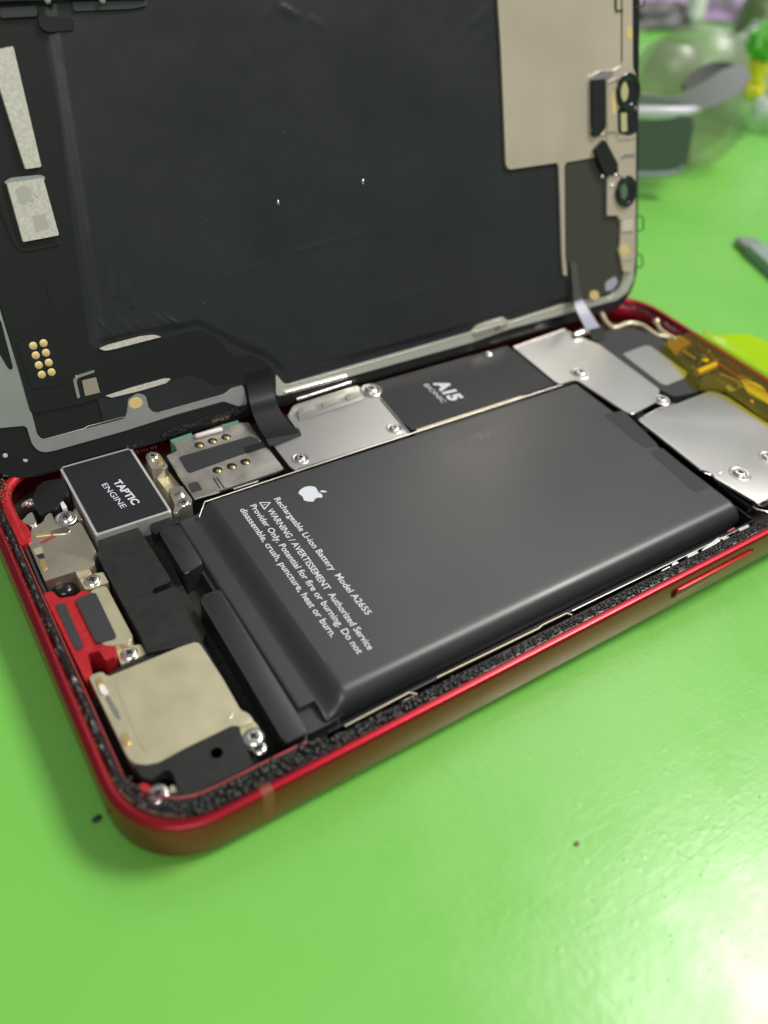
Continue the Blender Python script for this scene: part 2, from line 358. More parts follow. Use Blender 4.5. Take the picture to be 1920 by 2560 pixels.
# sealant bead and its bubbles along the ledge
def offset_path(i, z, near=None, left=None): return ring(i, z, near, left)
bm = bmesh.new()
A = offset_path(1.55, 5.97); B = offset_path(2.72, 5.97, 3.35, 2.55); n = len(A)
rows = []
for i in range(n):
    a, b = Vector(A[i]), Vector(B[i]); rows.append((a, b))
# resample around the ring finely
def resample(loop, step):
    P = [Vector(p) for p in loop]; out = []; P.append(P[0]); acc = 0
    for p, q in zip(P, P[1:]):
        L = (q - p).length; k = max(1, int(L / step))
        for j in range(k): out.append(p.lerp(q, j / k))
    return out
PA = []; PB = []
for i in range(n):
    a, a2, b, b2 = Vector(A[i]), Vector(A[(i + 1) % n]), Vector(B[i]), Vector(B[(i + 1) % n]); k = max(1, int((a2 - a).length / 0.35))
    for j in range(k): PA.append(a.lerp(a2, j / k)); PB.append(b.lerp(b2, j / k))
nn = len(PA); W_ = 9; grid = []
for i in range(nn):
    row = []
    for j in range(W_ + 1):
        t = j / W_; p = PA[i].lerp(PB[i], t); env = math.sin(math.pi * min(max(t, 0), 1)) ** 0.5
        kk = 0.16 if p.y < 6 else 1.0; h = (0.10 + 0.42 * noise.noise(p * 1.1 + Vector((3, 0, 0))) + 0.30 * noise.noise(p * 2.9)) * kk - (0.12 if p.y < 6 else 0)
        row.append(bm.verts.new((p.x, p.y, 5.96 + max(0.0, (0.22 + h) * env * 0.9) if 0 < j < W_ else 5.9)))
    grid.append(row)
for i in range(nn):
    for j in range(W_): bm.faces.new((grid[i][j], grid[(i + 1) % nn][j], grid[(i + 1) % nn][j + 1], grid[i][j + 1]))
finish(bm, 'sealant_bead', M['glue'], phone, sharp=60)
def ico_blobs(name, items, m, parent, sub=1):
    base = bmesh.new(); bmesh.ops.create_icosphere(base, subdivisions=sub, radius=1.0)
    bv = [v.co.copy() for v in base.verts]; bf = [[v.index for v in f.verts] for f in base.faces]; base.free()
    vs = []; fs = []
    for (x, y, z, sx, sy, sz) in items:
        o = len(vs); vs += [(x + v.x * sx, y + v.y * sy, z + v.z * sz) for v in bv]; fs += [[o + i for i in f] for f in bf]
    me = bpy.data.meshes.new(name); me.from_pydata(vs, [], fs); return link(name, me, m, parent, kind='stuff', sharp=180)
items = []
for k in range(620):
    x = random.uniform(8, 46); y = random.uniform(1.9, 3.9 if x < 24 else 3.05); rr = 0.11 + 0.30 * random.random() ** 1.8
    items.append((x, y, 6.08 + rr * 0.45, rr, rr, rr * 0.9))
for k in range(1900):
    x = random.uniform(40, 142); y = random.uniform(1.85, 3.0); rr = random.uniform(0.06, 0.19); items.append((x, y, 6.1 + rr * 0.4, rr, rr, rr * 0.9))
for k in range(160):                                            # round the near left corner
    a = random.uniform(math.pi, 1.5 * math.pi); q = random.uniform(7.6, 9.0); rr = random.uniform(0.08, 0.3)
    items.append((10.9 + q * math.cos(a), 10.9 + q * math.sin(a), 6.1 + random.uniform(0, .2), rr, rr, rr * .8))
ico_blobs('sealant_bubbles', items, M['glue'], phone, 2)
items = []
for k in range(700):
    y = random.uniform(9, 66); x = 1.28 + abs(random.gauss(0, 0.12)); rr = random.uniform(0.03, 0.12) * (1.6 if y > 52 else 1)
    if noise.noise(Vector((y * 0.35, 1, 5))) < -0.05: continue
    items.append((x, y, 6.25 + random.uniform(0, 0.3), rr * .8, rr * random.uniform(1, 2), rr))
for k in range(90):
    a = random.uniform(math.pi, 1.35 * math.pi); rr = random.uniform(0.05, 0.15); items.append((10.9 + 9.3 * math.cos(a), 10.9 + 9.3 * math.sin(a), 6.3, rr, rr, rr))
for k in range(90):
    x, y = random.uniform(1.5, 4.5), random.uniform(61, 68.5); rr = random.uniform(0.06, 0.2); items.append((x, y, 6.3 + random.uniform(0, .5), rr, rr * 1.3, rr * .7))
ico_blobs('glue_residue', items, M['debris'], phone, 1)
# the thin red inner lip of the ledge on the near side, and the ledge behind it
bm = bmesh.new()
prism('x', [(7.2, 2.9), (24.2, 2.9), (22.6, 4.25), (11.0, 4.25), (8.3, 4.6), (6.6, 6.2), (5.2, 5.2)], 1.0, 6.02, None, None, bev=0.03, r=0.3, bm=bm)
finish(bm, 'ledge', M['glue'], phone)
bm = bmesh.new()
tube(bm, [(5.3, 6.4, 6.0), (6.8, 5.1, 6.05), (8.8, 4.4, 6.05), (11.0, 4.25, 6.05), (22.4, 4.25, 6.05), (24.3, 3.5, 6.0)], 0.17, 8)
finish(bm, 'inner_lip', M['dullred'], phone, sharp=60)
bm = bmesh.new()
tube(bm, [(2.72, 60, 6.0), (2.72, 10.0, 6.0), (4.2, 7.6, 6.0), (5.0, 6.8, 6.0)], 0.13, 6); finish(bm, 'inner_lip', M['dullred'], phone, sharp=60)

bm = bmesh.new(); arc_ = [p for p in ring(3.35, 5.55) if p[0] < 12 and p[1] > 57]
arc_ = sorted(arc_, key=lambda p: math.atan2(p[1] - 58, 13 - p[0])); arc_ = [(3.35, 52, 5.55)] + arc_ + [(17, LY - 3.35, 5.55), (24, LY - 3.35, 5.55)]
tube(bm, arc_, 0.85, 10); finish(bm, 'bright_wall_lining', M['red_paint'], phone, sharp=60)  # lining added in brighter red so the shaded corner wall looks lit
# ---- screws (shared mesh, copied under the plates they hold)
bm = bmesh.new()
lathe(bm, [(0.0, 0.17), (0.30, 0.17), (0.36, 0.30), (0.62, 0.33), (0.85, 0.28), (0.98, 0.17), (1.0, 0.0), (0.0, 0.0)], seg=24)
nf_ = len(bm.faces)
box(bm, -0.40, 0.40, -0.085, 0.085, 0.15, 0.345); box(bm, -0.085, 0.085, -0.40, 0.40, 0.15, 0.349)
for k in range(4):
    a = math.pi / 4 + k * math.pi / 2; lathe(bm, [(0.0, 0.07), (0.08, 0.05), (0.11, 0.0)], (0.36 * math.cos(a), 0.36 * math.sin(a), 0.30), 8)
bm.faces.ensure_lookup_table()
for f in bm.faces[nf_:nf_ + 12]: f.material_index = 1
bmesh.ops.recalc_face_normals(bm, faces=bm.faces)
screw_me = bpy.data.meshes.new('screw'); bm.to_mesh(screw_me); bm.free(); screw_me.materials.append(M['silver']); screw_me.materials.append(M['void'])
for p in screw_me.polygons: p.use_smooth = True
screw_me.set_sharp_from_angle(angle=math.radians(35))
bm = bmesh.new(); lathe(bm, [(1.02, 0.02), (1.2, 0.04), (1.36, 0.12), (1.46, 0.10), (1.6, 0.0)], seg=28)
bmesh.ops.recalc_face_normals(bm, faces=bm.faces)
ring_me = bpy.data.meshes.new('screw_seat'); bm.to_mesh(ring_me); bm.free(); ring_me.materials.append(M['nickel_soft'])
for p in ring_me.polygons: p.use_smooth = True
def screw(px, py, z, parent, s=1.0, seat=False, rot=None):
    o = bpy.data.objects.new('screw', screw_me); COL.objects.link(o); o.parent = parent
    x, y = T(px, py, z + 0.3); o.location = (x, y, z); o.scale = (s, s, s * 1.3); o.rotation_euler = (0, 0, random.uniform(0, 6) if rot is None else rot)
    if seat:
        q = bpy.data.objects.new('screw_seat', ring_me); COL.objects.link(q); q.parent = parent; q.location = (x, y, z + 0.0); q.scale = (s, s, s)
    return o

# ---- battery
def sstep(a, b, x): t = min(1, max(0, (x - a) / (b - a))); return t * t * (3 - 2 * t)
def pillow(name, x0, x1, y0, y1, zb, zt, m, parent, rl, rr_, rn, rf, rc=1.6, nx=60, ny=44):
    """soft block: separate edge radii left, right, near, far"""
    def fall(d, r):
        if d >= r: return 1.0
        u = 1 - max(d, 0) / r; return math.sqrt(max(0.0, 1 - u ** 2.2))
    bm = bmesh.new()
    def param(n, r_lo, r_hi, L):
        out = []
        for i in range(n + 1):
            t = i / n; out.append(L * (0.5 - 0.5 * math.cos(math.pi * t)))
        return out
    X = param(nx, rl, rr_, x1 - x0); Y = param(ny, rn, rf, y1 - y0); g = []
    for a in X:
        row = []
        for b in Y:
            hx = min(fall(a, 0.6 if rl > 9 else rl), fall(x1 - x0 - a, rr_)); hy = min(fall(b, rn), fall(y1 - y0 - b, rf))
            hx *= 0.30 + 0.70 * sstep(2.9, 5.9, a) if rl > 9 else 1.0; h = zb + (zt - zb) * hx * hy
            if rl > 9 and a < 2.4 and b < 3.0: h = 1.4
            row.append(bm.verts.new((x0 + a, y0 + b, h)))
        g.append(row)
    for i in range(nx):
        for j in range(ny): bm.faces.new((g[i][j], g[i + 1][j], g[i + 1][j + 1], g[i][j + 1]))
    # side skirt
    edge = [g[i][0] for i in range(nx + 1)] + [g[nx][j] for j in range(1, ny + 1)] + [g[i][ny] for i in range(nx - 1, -1, -1)] + [g[0][j] for j in range(ny - 1, 0, -1)]
    low = [bm.verts.new((v.co.x, v.co.y, 1.2)) for v in edge]; n = len(edge)
    for i in range(n): bm.faces.new((edge[i], low[i], low[(i + 1) % n], edge[(i + 1) % n]))
    return finish(bm, name, m, parent, sharp=40)
bat = pillow('battery', 24.4, 108.7, 6.7, 48.7, 3.5, 6.25, M['battery'], phone, 9.9, 1.3, 2.9, 0.9, nx=150, ny=80)
def battery_z(x, y): return 6.25
prism('wrap_overlap', [(30.3, 13.0), (32.15, 13.0), (32.15, 46.4), (30.3, 46.4)], 6.1, 6.27, M['battery'], bat, bev=0.015, r=[.01, .7, .7, .01])
SCUFF_SHEEN = []
for k in range(420):
    x = random.uniform(48, 98); t = (x - 48) / 50; y = 9.5 + random.gauss(0, 0.22) + 0.4 * math.sin(x * .35)
    SCUFF_SHEEN.append((x, y, 6.235, .05, .02, .02))
for k in range(300):  # scuffed patch whose highlight smear is put in as pale grains
    u, v = random.gauss(0, 1), random.gauss(0, 1); cx_, cy_ = T(1205 + u * 26 + v * 4, 1088 - u * 8 + v * 6, 6.25); SCUFF_SHEEN.append((cx_, cy_, 6.25, .05, .025, .02))
bm = bmesh.new()
lab_t = [T(*q, 6.27) for q in ((1508, 1037), (1558, 1026), (1646, 1113), (1616, 1121), (1604, 1115))]
prism('pull_tab', lab_t, 6.2, 6.275, M['tab'], bat, bev=0.01, r=0.5)
prism('pull_tab', [T(*q, 6.27) for q in ((1623, 1130), (1655, 1119), (1774, 1219), (1741, 1231), (1729, 1225))], 6.2, 6.275, M['tab'], bat, bev=0.01, r=0.5)
bm.free()
# flange line and tub wall on the near side
bm = bmesh.new()
tube(bm, [(27.5, 6.3, 3.6)] + [(x, 6.85 + 0.05 * noise.noise(Vector((x, 0, 0))), 3.65 + 0.05 * noise.noise(Vector((x * .9, 3, 0)))) for x in range(30, 109, 1)] + [(109.2, 7.3, 3.6)], 0.09, 6)
finish(bm, 'battery_seam', M['label'], bat, sharp=60)
bm = bmesh.new()
tube(bm, [(27.6, 46.8, 5.0), (29.5, 48.9, 5.7), (60, 49.0, 5.9), (108.4, 49.1, 5.9)], 0.16, 8)
finish(bm, 'battery_far_seam', M['nickel'], bat, sharp=60)
prism('battery_tray', [(24.4, 5.2), (110, 5.2), (110, 6.6), (24.4, 6.6)], 1.0, 2.2, M['glass'], phone, bev=0.1, r=0.2)
prism('battery_wall', [(26, 4.55), (109.5, 4.55), (109.5, 4.8), (26, 4.8)], 1.0, 4.9, M['glass'], phone, bev=0.03, r=0.02)
prism('battery_wall', [(109.0, 5.0), (109.3, 5.0), (109.3, 48), (109.0, 48)], 1.0, 4.9, M['glass'], phone, bev=0.03, r=0.02)
# connector end of the battery: wrap floor and two raised caps
prism('battery_end_wrap', [(23.9, 6.4), (29.0, 6.4), (29.0, 48.2), (23.9, 48.2)], 1.2, 3.4, M['wrap'], bat, bev=0.3, r=0.4)
prism('end_cap', [(20.9, 36.4), (24.2, 37.3), (24.2, 46.6), (21.0, 46.6)], 1.2, 5.35, M['cap'], bat, bev=0.22, r=0.8, seg=3)
prism('end_cap', [(20.6, 5.6), (23.9, 5.6), (24.2, 31.9), (20.9, 31.6)], 1.2, 5.35, M['cap'], bat, bev=0.22, r=0.8, seg=3)
prism('end_tape', [(20.3, 46.2), (24.4, 46.9), (25.6, 49.2), (20.4, 48.6)], 3.0, 5.2, M['flex'], bat, bev=0.3, r=0.5, seg=3)

ico_blobs('scuff_and_sheen', SCUFF_SHEEN, M['etch'], bat, 1)
# print on the battery
ZB = 6.262
def bline(body, a, b, bold=0.0, h=1.0):
    p0, p1 = Vector(T(*a, ZB)), Vector(T(*b, ZB)); d = (p1 - p0).normalized(); up = Vector((-d.y, d.x)) * h
    return text('lettering', body, p0, p1, p0 + up, ZB, M['white'], bat, bold)
for ti in (0,):
    L1 = bline('Rechargeable Li-ion Battery  Model A2655', (684.6, 1247.5), (915.5, 1538), 0.012, 1.02)
    L2 = bline('WARNING / AVERTISSEMENT  Authorized Service', (667, 1275), (921, 1626), 0.012, 1.02)
    L3 = bline('Provider Only. Potential for fire or burning. Do not', (624.5, 1264.5), (894, 1636), 0.012, 1.02)
    L4 = bline('disassemble, crush, puncture, heat or burn.', (599, 1274), (828, 1594), 0.012, 1.02)
def outline_tri(name, pts, w, z, m, parent):
    bm = bmesh.new(); P_ = [Vector(p) for p in pts]; c = sum(P_, Vector((0, 0))) / len(P_)
    o = [bm.verts.new((p.x, p.y, z)) for p in P_]; i_ = [bm.verts.new(((c + (p - c) * (1 - w)).x, (c + (p - c) * (1 - w)).y, z)) for p in P_]
    n = len(P_)
    for k in range(n): bm.faces.new((o[k], o[(k + 1) % n], i_[(k + 1) % n], i_[k]))
    box(bm, c.x - 0.25, c.x + 0.25, c.y - 0.06, c.y + 0.06, z - .01, z); box(bm, c.x - 0.42, c.x - 0.31, c.y - 0.06, c.y + 0.06, z - .01, z)
    return finish(bm, name, m, parent, sharp=None)
tw = rnd([T(*q, ZB) for q in ((647, 1255.5), (678, 1255), (661, 1275))], 0.25, 3)
outline_tri('warning_triangle', tw, 0.30, ZB, M['white'], bat)
def apple(name, cx, cy, s, ang, z, m, parent, put=None):
    """the fruit emblem: body with a bite at the right, leaf above; s = height"""
    body = [(0.0, 0.56), (0.10, 0.53), (0.22, 0.60), (0.36, 0.62), (0.50, 0.56), (0.58, 0.47), (0.50, 0.40), (0.45, 0.28), (0.46, 0.14), (0.53, 0.02), (0.63, -0.05),
            (0.57, -0.20), (0.47, -0.35), (0.36, -0.46), (0.25, -0.48), (0.13, -0.43), (0.0, -0.41), (-0.13, -0.43), (-0.25, -0.48), (-0.36, -0.46),
            (-0.49, -0.32), (-0.59, -0.12), (-0.63, 0.10), (-0.60, 0.30), (-0.51, 0.48), (-0.38, 0.59), (-0.24, 0.61), (-0.10, 0.57)]
    leaf = [(0.02, 0.64), (0.04, 0.80), (0.12, 0.92), (0.27, 1.0), (0.27, 0.88), (0.20, 0.74), (0.10, 0.66)]
    bm = bmesh.new(); ca, sa = math.cos(ang), math.sin(ang)
    for sh in (body, leaf):
        pp = rnd(sh, 0.05, 3); vs = []
        for x, y in pp:
            x *= s / 1.48; y = (y - 0.26) * s / 1.48
            q = (cx + x * ca - y * sa, cy + x * sa + y * ca); q = put(*q) if put else (*q, z); vs.append(bm.verts.new(q))
        bm.faces.new(vs)
    return finish(bm, name, m, parent, sharp=None)
ax_, ay_ = T(783, 1232, ZB)
apple('fruit_emblem', ax_, ay_, 4.3, -math.pi / 2, ZB, M['white'], bat)

# ---- vibration motor
mo_ = prism('vibration_motor', [(12.5, 48.55), (24.1, 48.55), (24.1, 65.8), (12.5, 65.8)], 1.0, 6.25, M['motor'], phone, bev=0.42, r=0.5, seg=5)
prism('motor_label', [(12.9, 49.0), (23.7, 49.0), (23.7, 65.4), (12.9, 65.4)], 6.2, 6.29, M['chiplabel'], mo_, bev=0.02, r=0.3)
text('lettering', 'TAPTIC', T(282, 1204.5, 6.3), T(333, 1263, 6.3), T(300, 1198.5, 6.3), 6.3, M['white'], mo_, 0.03)
text('lettering', 'ENGINE', T(253.5, 1212, 6.3), T(304, 1271.5, 6.3), T(267.5, 1207, 6.3), 6.3, M['white'], mo_, 0.0)

# ---- black module left of the motor, and the board plate below it
prism('corner_module', TP([(97, 1206), (159, 1194), (167, 1204), (175, 1237), (147, 1249), (146, 1271), (101, 1287), (84, 1266), (82, 1246)], 6.0), 1.0, 6.0, M['flex'], phone, bev=0.5, r=0.6, seg=3)
bp_ = prism('black_cover_plate', TP([(243, 1349), (342, 1314), (428, 1449), (421, 1457), (383, 1471), (379, 1479), (384, 1486), (429, 1468), (437, 1470), (501, 1598), (503, 1606), (369, 1632), (350, 1590), (302, 1500), (262, 1425), (241, 1385), (247, 1372)], 5.3), 1.0, 5.3, M['black'], phone, bev=0.12, r=0.25)
prism('insulating_sheet', TP([(262, 1425), (300, 1412), (388, 1490), (447, 1590), (444, 1598), (371, 1626), (302, 1500)], 5.36), 5.28, 5.36, M['black'], bp_, bev=0.03, r=0.2)
prism('lower_flex', TP([(342, 1314), (372, 1302), (420, 1380), (445, 1440), (515, 1580), (505, 1608)], 3.0), 1.0, 3.0, M['void'], phone, bev=0.1, r=0.3)

# ---- charging port shield
usb = prism('port_shield', TP([(72, 1360), (80, 1316), (107, 1307), (116, 1286), (128, 1281), (136, 1302), (150, 1316), (180, 1316), (196, 1303), (206, 1313), (241, 1379), (231, 1393), (238, 1408), (234, 1414), (112, 1453)], 5.9), 1.0, 5.9, M['usb'], phone, bev=0.18, r=0.25, seg=3)
prism('spring_contact', TP([(88, 1335), (125, 1328), (127, 1336), (89, 1341)], 6.0), 5.9, 6.0, M['gold'], usb, bev=0.05, r=0.1)
prism('spring_tongue', TP([(125, 1328), (163, 1316), (175, 1319), (176, 1329), (163, 1334), (127, 1336)], 6.0), 5.9, 6.02, M['silver'], usb, bev=0.08, r=0.5)
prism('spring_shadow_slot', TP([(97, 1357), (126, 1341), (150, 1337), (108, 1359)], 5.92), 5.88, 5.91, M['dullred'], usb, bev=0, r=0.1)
prism('contact_recess', TP([(82, 1373), (104, 1366), (108, 1382), (90, 1388)], 5.92), 5.88, 5.93, M['cream'], usb, bev=0, r=0.1)
prism('contact_slot', TP([(90, 1388), (108, 1382), (112, 1395), (99, 1397)], 5.92), 5.88, 5.925, M['void'], usb, bev=0, r=0.1)
prism('spring_contact', TP([(99, 1398), (112, 1396), (118, 1421), (108, 1427), (102, 1420)], 6.0), 5.88, 6.0, M['gold'], usb, bev=0.06, r=0.3)
screw(164, 1292, 5.95, usb, 1.0, True)
prism('washer_tab', TP([(182, 1276), (190, 1270), (206, 1299), (196, 1303)], 5.8), 4.5, 5.8, M['silver'], usb, bev=0.1, r=0.2)
prism('white_tab', TP([(147, 1252), (156, 1250), (168, 1268), (157, 1274)], 5.4), 4.5, 5.4, M['whiteplastic'], usb, bev=0.05, r=0.2)
prism('port_bracket', TP([(196, 1443), (257, 1430), (272, 1456), (227, 1472), (213, 1474)], 5.0), 1.0, 5.0, M['cream'], phone, bev=0.1, r=0.15)
prism('port_bracket', TP([(190, 1432), (222, 1421), (229, 1432), (196, 1446)], 5.5), 1.0, 5.5, M['cream'], phone, bev=0.15, r=0.15)
brk = prism('red_bracket', TP([(108, 1483), (132, 1477), (148, 1496), (192, 1489), (197, 1480), (214, 1475), (240, 1490), (258, 1612), (279, 1607), (289, 1617), (291, 1639), (264, 1652), (248, 1625), (219, 1634), (231, 1682), (221, 1692), (214, 1704), (199, 1672)], 5.6), 1.0, 5.6, M['red_paint'], phone, bev=0.15, r=0.3)
pl2 = prism('microphone_plate', TP([(224, 1480), (240, 1470), (265, 1464), (332, 1592), (328, 1602), (284, 1614), (257, 1612), (226, 1540)], 5.75), 1.0, 5.75, M['cream'], phone, bev=0.2, r=0.3)
prism('foam_pad', TP([(187, 1497), (238, 1479), (291, 1590), (286, 1596), (241, 1608)], 5.95), 5.5, 5.95, M['pad'], pl2, bev=0.08, r=0.5)
prism('foam_pad', TP([(137, 1511), (161, 1505), (210, 1617), (190, 1627)], 5.75), 5.5, 5.75, M['pad'], brk, bev=0.06, r=0.5)
prism('screw_tab', TP([(290, 1625), (352, 1610), (366, 1636), (303, 1662)], 4.6), 1.0, 4.6, M['cream'], phone, bev=0.1, r=0.2)
screw(323, 1632, 4.6, phone, 1.1); screw(230, 1449, 5.0, phone, 1.1)
# red lugs of the frame near the left wall
prism('red_lug', TP([(27, 1306), (40, 1290), (62, 1308), (72, 1320), (77, 1332), (79, 1349), (58, 1362), (50, 1362)], 6.3), 1.0, 6.3, M['red_paint'], phone, bev=0.2, r=0.5)
prism('solder_clip', TP([(72, 1282), (80, 1279), (92, 1308), (80, 1316), (60, 1307), (52, 1303), (62, 1295)], 6.2), 5.0, 6.2, M['silver'], phone, bev=0.2, r=0.3)
bm = bmesh.new(); c0 = T(66, 1262, 6.0)
for k in range(14): lathe(bm, [(0, .3), (.25, .2), (.35, -.1)], (c0[0] + random.uniform(-.8, .8), c0[1] + random.uniform(-.5, .5), 6.0 + random.uniform(0, .3)), 7)
finish(bm, 'solder_blob', M['silver'], phone, sharp=40)
prism('gasket_rail', TP([(60, 1367), (68, 1364), (108, 1460), (150, 1560), (138, 1545), (100, 1460)], 5.4), 4.0, 5.4, M['pad'], phone, bev=0.1, r=0.1)
# dark port cavity details
bm = bmesh.new(); x, y = T(160, 1475, 3.5); lathe(bm, [(0, 4.4), (1.0, 4.3), (1.5, 3.9), (1.7, 3.2), (1.7, 1.0)], (x, y, 0), 20)
finish(bm, 'microphone_boot', M['glass'], phone, sharp=50)

# ---- loudspeaker with its cream plate
prism('speaker_box', TP([(262, 1690), (369, 1632), (503, 1600), (560, 1700), (610, 1790), (640, 1840), (610, 1900), (430, 1940), (354, 1950), (320, 1910)], 4.6), 1.0, 4.6, M['black'], phone, bev=0.15, r=0.4)
sp = prism('speaker_plate', TP([(221, 1690), (257, 1678), (267, 1693), (449, 1618), (491, 1604), (501, 1611), (559, 1700), (601, 1775), (622, 1784), (637, 1806), (600, 1818), (586, 1811), (465, 1869), (398, 1905), (366, 1912), (336, 1908), (320, 1894), (262, 1775)], 5.6), 4.0, 5.6, M['cream'], phone, bev=0.12, r=0.35, seg=3)
prism('raised_panel', TP([(285, 1704), (480, 1622), (530, 1690), (590, 1792), (372, 1884), (352, 1868)], 5.63), 5.58, 5.66, M['cream'], sp, bev=0.06, r=1.2)
prism('spring_contact', TP([(238, 1696), (252, 1692), (271, 1728), (262, 1738), (250, 1730)], 5.8), 5.5, 5.8, M['gold'], sp, bev=0.08, r=0.4)
prism('spring_contact', TP([(246, 1712), (258, 1708), (271, 1730), (262, 1738), (252, 1732)], 5.86), 5.5, 5.86, M['whiteplastic'], sp, bev=0.08, r=0.4)
prism('spring_tongue', TP([(262, 1740), (271, 1736), (296, 1778), (304, 1800), (290, 1790)], 5.8), 5.5, 5.75, M['silver'], sp, bev=0.1, r=0.3)
prism('spring_contact', TP([(302, 1832), (320, 1828), (326, 1858), (315, 1864), (305, 1850)], 5.85), 5.5, 5.85, M['gold'], sp, bev=0.1, r=0.4)
blk = prism('speaker_block', TP([(465, 1868), (586, 1810), (596, 1818), (631, 1905), (633, 1913), (459, 1998), (447, 1975), (429, 1926), (417, 1923), (378, 1950), (354, 1944), (336, 1912), (398, 1903)], 5.5), 1.0, 5.5, M['black'], phone, bev=0.15, r=0.25)
bm = bmesh.new(); x, y = T(542, 1882, 5.51); lathe(bm, [(0, 0.0), (0.72, 0.0), (0.72, -.02)], (x, y, 5.52), 16); finish(bm, 'vent_hole', mat('hole_black', (0, 0, 0), .9, 0, 0), blk)
prism('plate_ear', TP([(598, 1815), (634, 1800), (655, 1830), (656, 1850), (618, 1870), (606, 1850)], 5.2), 4.2, 5.2, M['cream'], sp, bev=0.15, r=0.4)
screw(634, 1842, 5.2, sp, 1.3); screw(648, 1868, 4.2, sp, 1.0)
prism('corner_bracket', TP([(424, 1962), (436, 1958), (456, 1998), (440, 2012), (428, 2010)], 5.3), 3.0, 5.0, M['cream'], phone, bev=0.1, r=0.2)
screw(396, 1985, 5.3, phone, 1.3); screw(421, 2000, 4.9, phone, 0.8)
prism('corner_lug', TP([(345, 1958), (372, 1958), (395, 2020), (375, 2016), (355, 1990)], 5.8), 1.0, 5.8, M['red_paint'], phone, bev=0.15, r=0.4)

# ---- bracket right of the motor
b1 = prism('motor_bracket', TP([(364, 1143), (370, 1131), (384, 1128), (398, 1134), (420, 1165), (414, 1172), (379, 1172)], 5.9), 1.0, 5.9, M['usb'], phone, bev=0.2, r=0.3)
screw(382, 1139, 5.9, b1, 1.0)
prism('spring_contact', TP([(392, 1142), (402, 1140), (406, 1156), (397, 1160)], 6.1), 5.8, 6.1, M['gold'], b1, bev=0.1, r=0.2)
prism('bracket_arm', TP([(380, 1178), (416, 1172), (450, 1214), (420, 1232), (400, 1205)], 4.0), 1.0, 4.0, M['cream'], b1, bev=0.1, r=0.2)
b2 = prism('motor_bracket', TP([(420, 1223), (454, 1213), (481, 1250), (478, 1261), (451, 1270), (443, 1283), (432, 1284), (438, 1262)], 5.7), 1.0, 5.7, M['usb'], phone, bev=0.15, r=0.3)
bm = bmesh.new(); x, y = T(449, 1235, 5.8); lathe(bm, [(0, 0.28), (0.45, 0.24), (0.75, 0.12), (0.9, 0)], (x, y, 5.7), 18); finish(bm, 'dimple', M['silver'], b2, sharp=60)
screw(459, 1255, 5.7, b2, 0.95)

# ---- SIM reader
M['reader'] = mat('worn_nickel', (.62, .59, .53), .30, .8, bump=(1.0, .12, .1, 5, ONE), var=(.3, .15, .08))
sim = prism('card_reader', TP([(416, 1139), (443, 1128), (434, 1106), (480, 1088), (560, 1060), (622, 1056), (634, 1076), (654, 1103), (672, 1123), (709, 1171), (690, 1180), (486, 1247), (452, 1196)], 5.7), 5.3, 5.7, M['reader'], phone, bev=0.12, r=0.15)
prism('reader_label', TP([(446, 1143), (625, 1090), (642, 1096), (650, 1105), (617, 1132), (474, 1183), (467, 1179)], 5.72), 5.65, 5.74, M['label'], sim, bev=0.02, r=0.4)
prism('flex_foot', TP([(609, 1117), (655, 1103), (690, 1090), (700, 1104), (617, 1132)], 5.9), 5.65, 5.85, M['flex'], sim, bev=0.05, r=0.3)
prism('black_tab', TP([(469, 1210), (494, 1203), (506, 1224), (479, 1232)], 5.72), 5.6, 5.74, M['pad'], sim, bev=0.02, r=0.3)
for px, py in ((497.5, 1112), (531, 1102), (564.5, 1092), (543.6, 1175), (579, 1165.5), (613, 1154.6)):
    x, y = T(px, py, 5.72); bm = bmesh.new(); lathe(bm, [(0.0, 0.0), (0.82, 0.0), (0.82, -0.03)], (x, y, 5.715), 18); h = finish(bm, 'contact_hole', M['lens'], sim)
    bm = bmesh.new(); lathe(bm, [(0.0, 0.1), (0.3, 0.08), (0.45, 0.0)], (x + 0.08, y - 0.25, 5.72), 10); finish(bm, 'contact_pin', M['gold'], sim, sharp=60)
for a, b in (((533, 1195), (549, 1222)), ((541, 1194), (560, 1221))):
    (xa, ya), (xb, yb) = T(*a, 5.72), T(*b, 5.72); prism('slit', [(xa - .08, ya), (xa + .14, ya), (xb + .2, yb), (xb - .02, yb)], 5.6, 5.722, M['void'], sim, bev=0, r=0)
bm = bmesh.new()
for a, b in (((486, 1246), (548, 1229)), ((583, 1221), (645, 1202))):
    bm = bmesh.new(); (xa, ya), (xb, yb) = T(*a, 5.7), T(*b, 5.7); tube(bm, [(xa, ya, 5.5), (xb, yb, 5.5)], 0.24, 8)
    finish(bm, 'folded_edge', M['silver'], sim, sharp=60)
bm = bmesh.new(); (xa, ya), (xb, yb) = T(488, 1090, 6.3), T(556, 1071, 6.3); tube(bm, [(xa, ya, 6.2), (xa + .2, ya, 6.2), (xb - .2, yb, 6.2), (xb, yb, 6.2)], [0.25, 0.42, 0.42, 0.25], 10)
finish(bm, 'white_rod', M['whiteplastic'], phone, sharp=60)
prism('board_edge', TP([(425, 1100), (478, 1082), (482, 1092), (430, 1107)], 5.9), 3.0, 5.9, M['pcb'], phone, bev=0.05, r=0.05)
prism('board_edge', TP([(552, 1063), (594, 1051), (598, 1057), (556, 1069)], 5.9), 3.0, 5.9, M['pcb'], phone, bev=0.05, r=0.05)

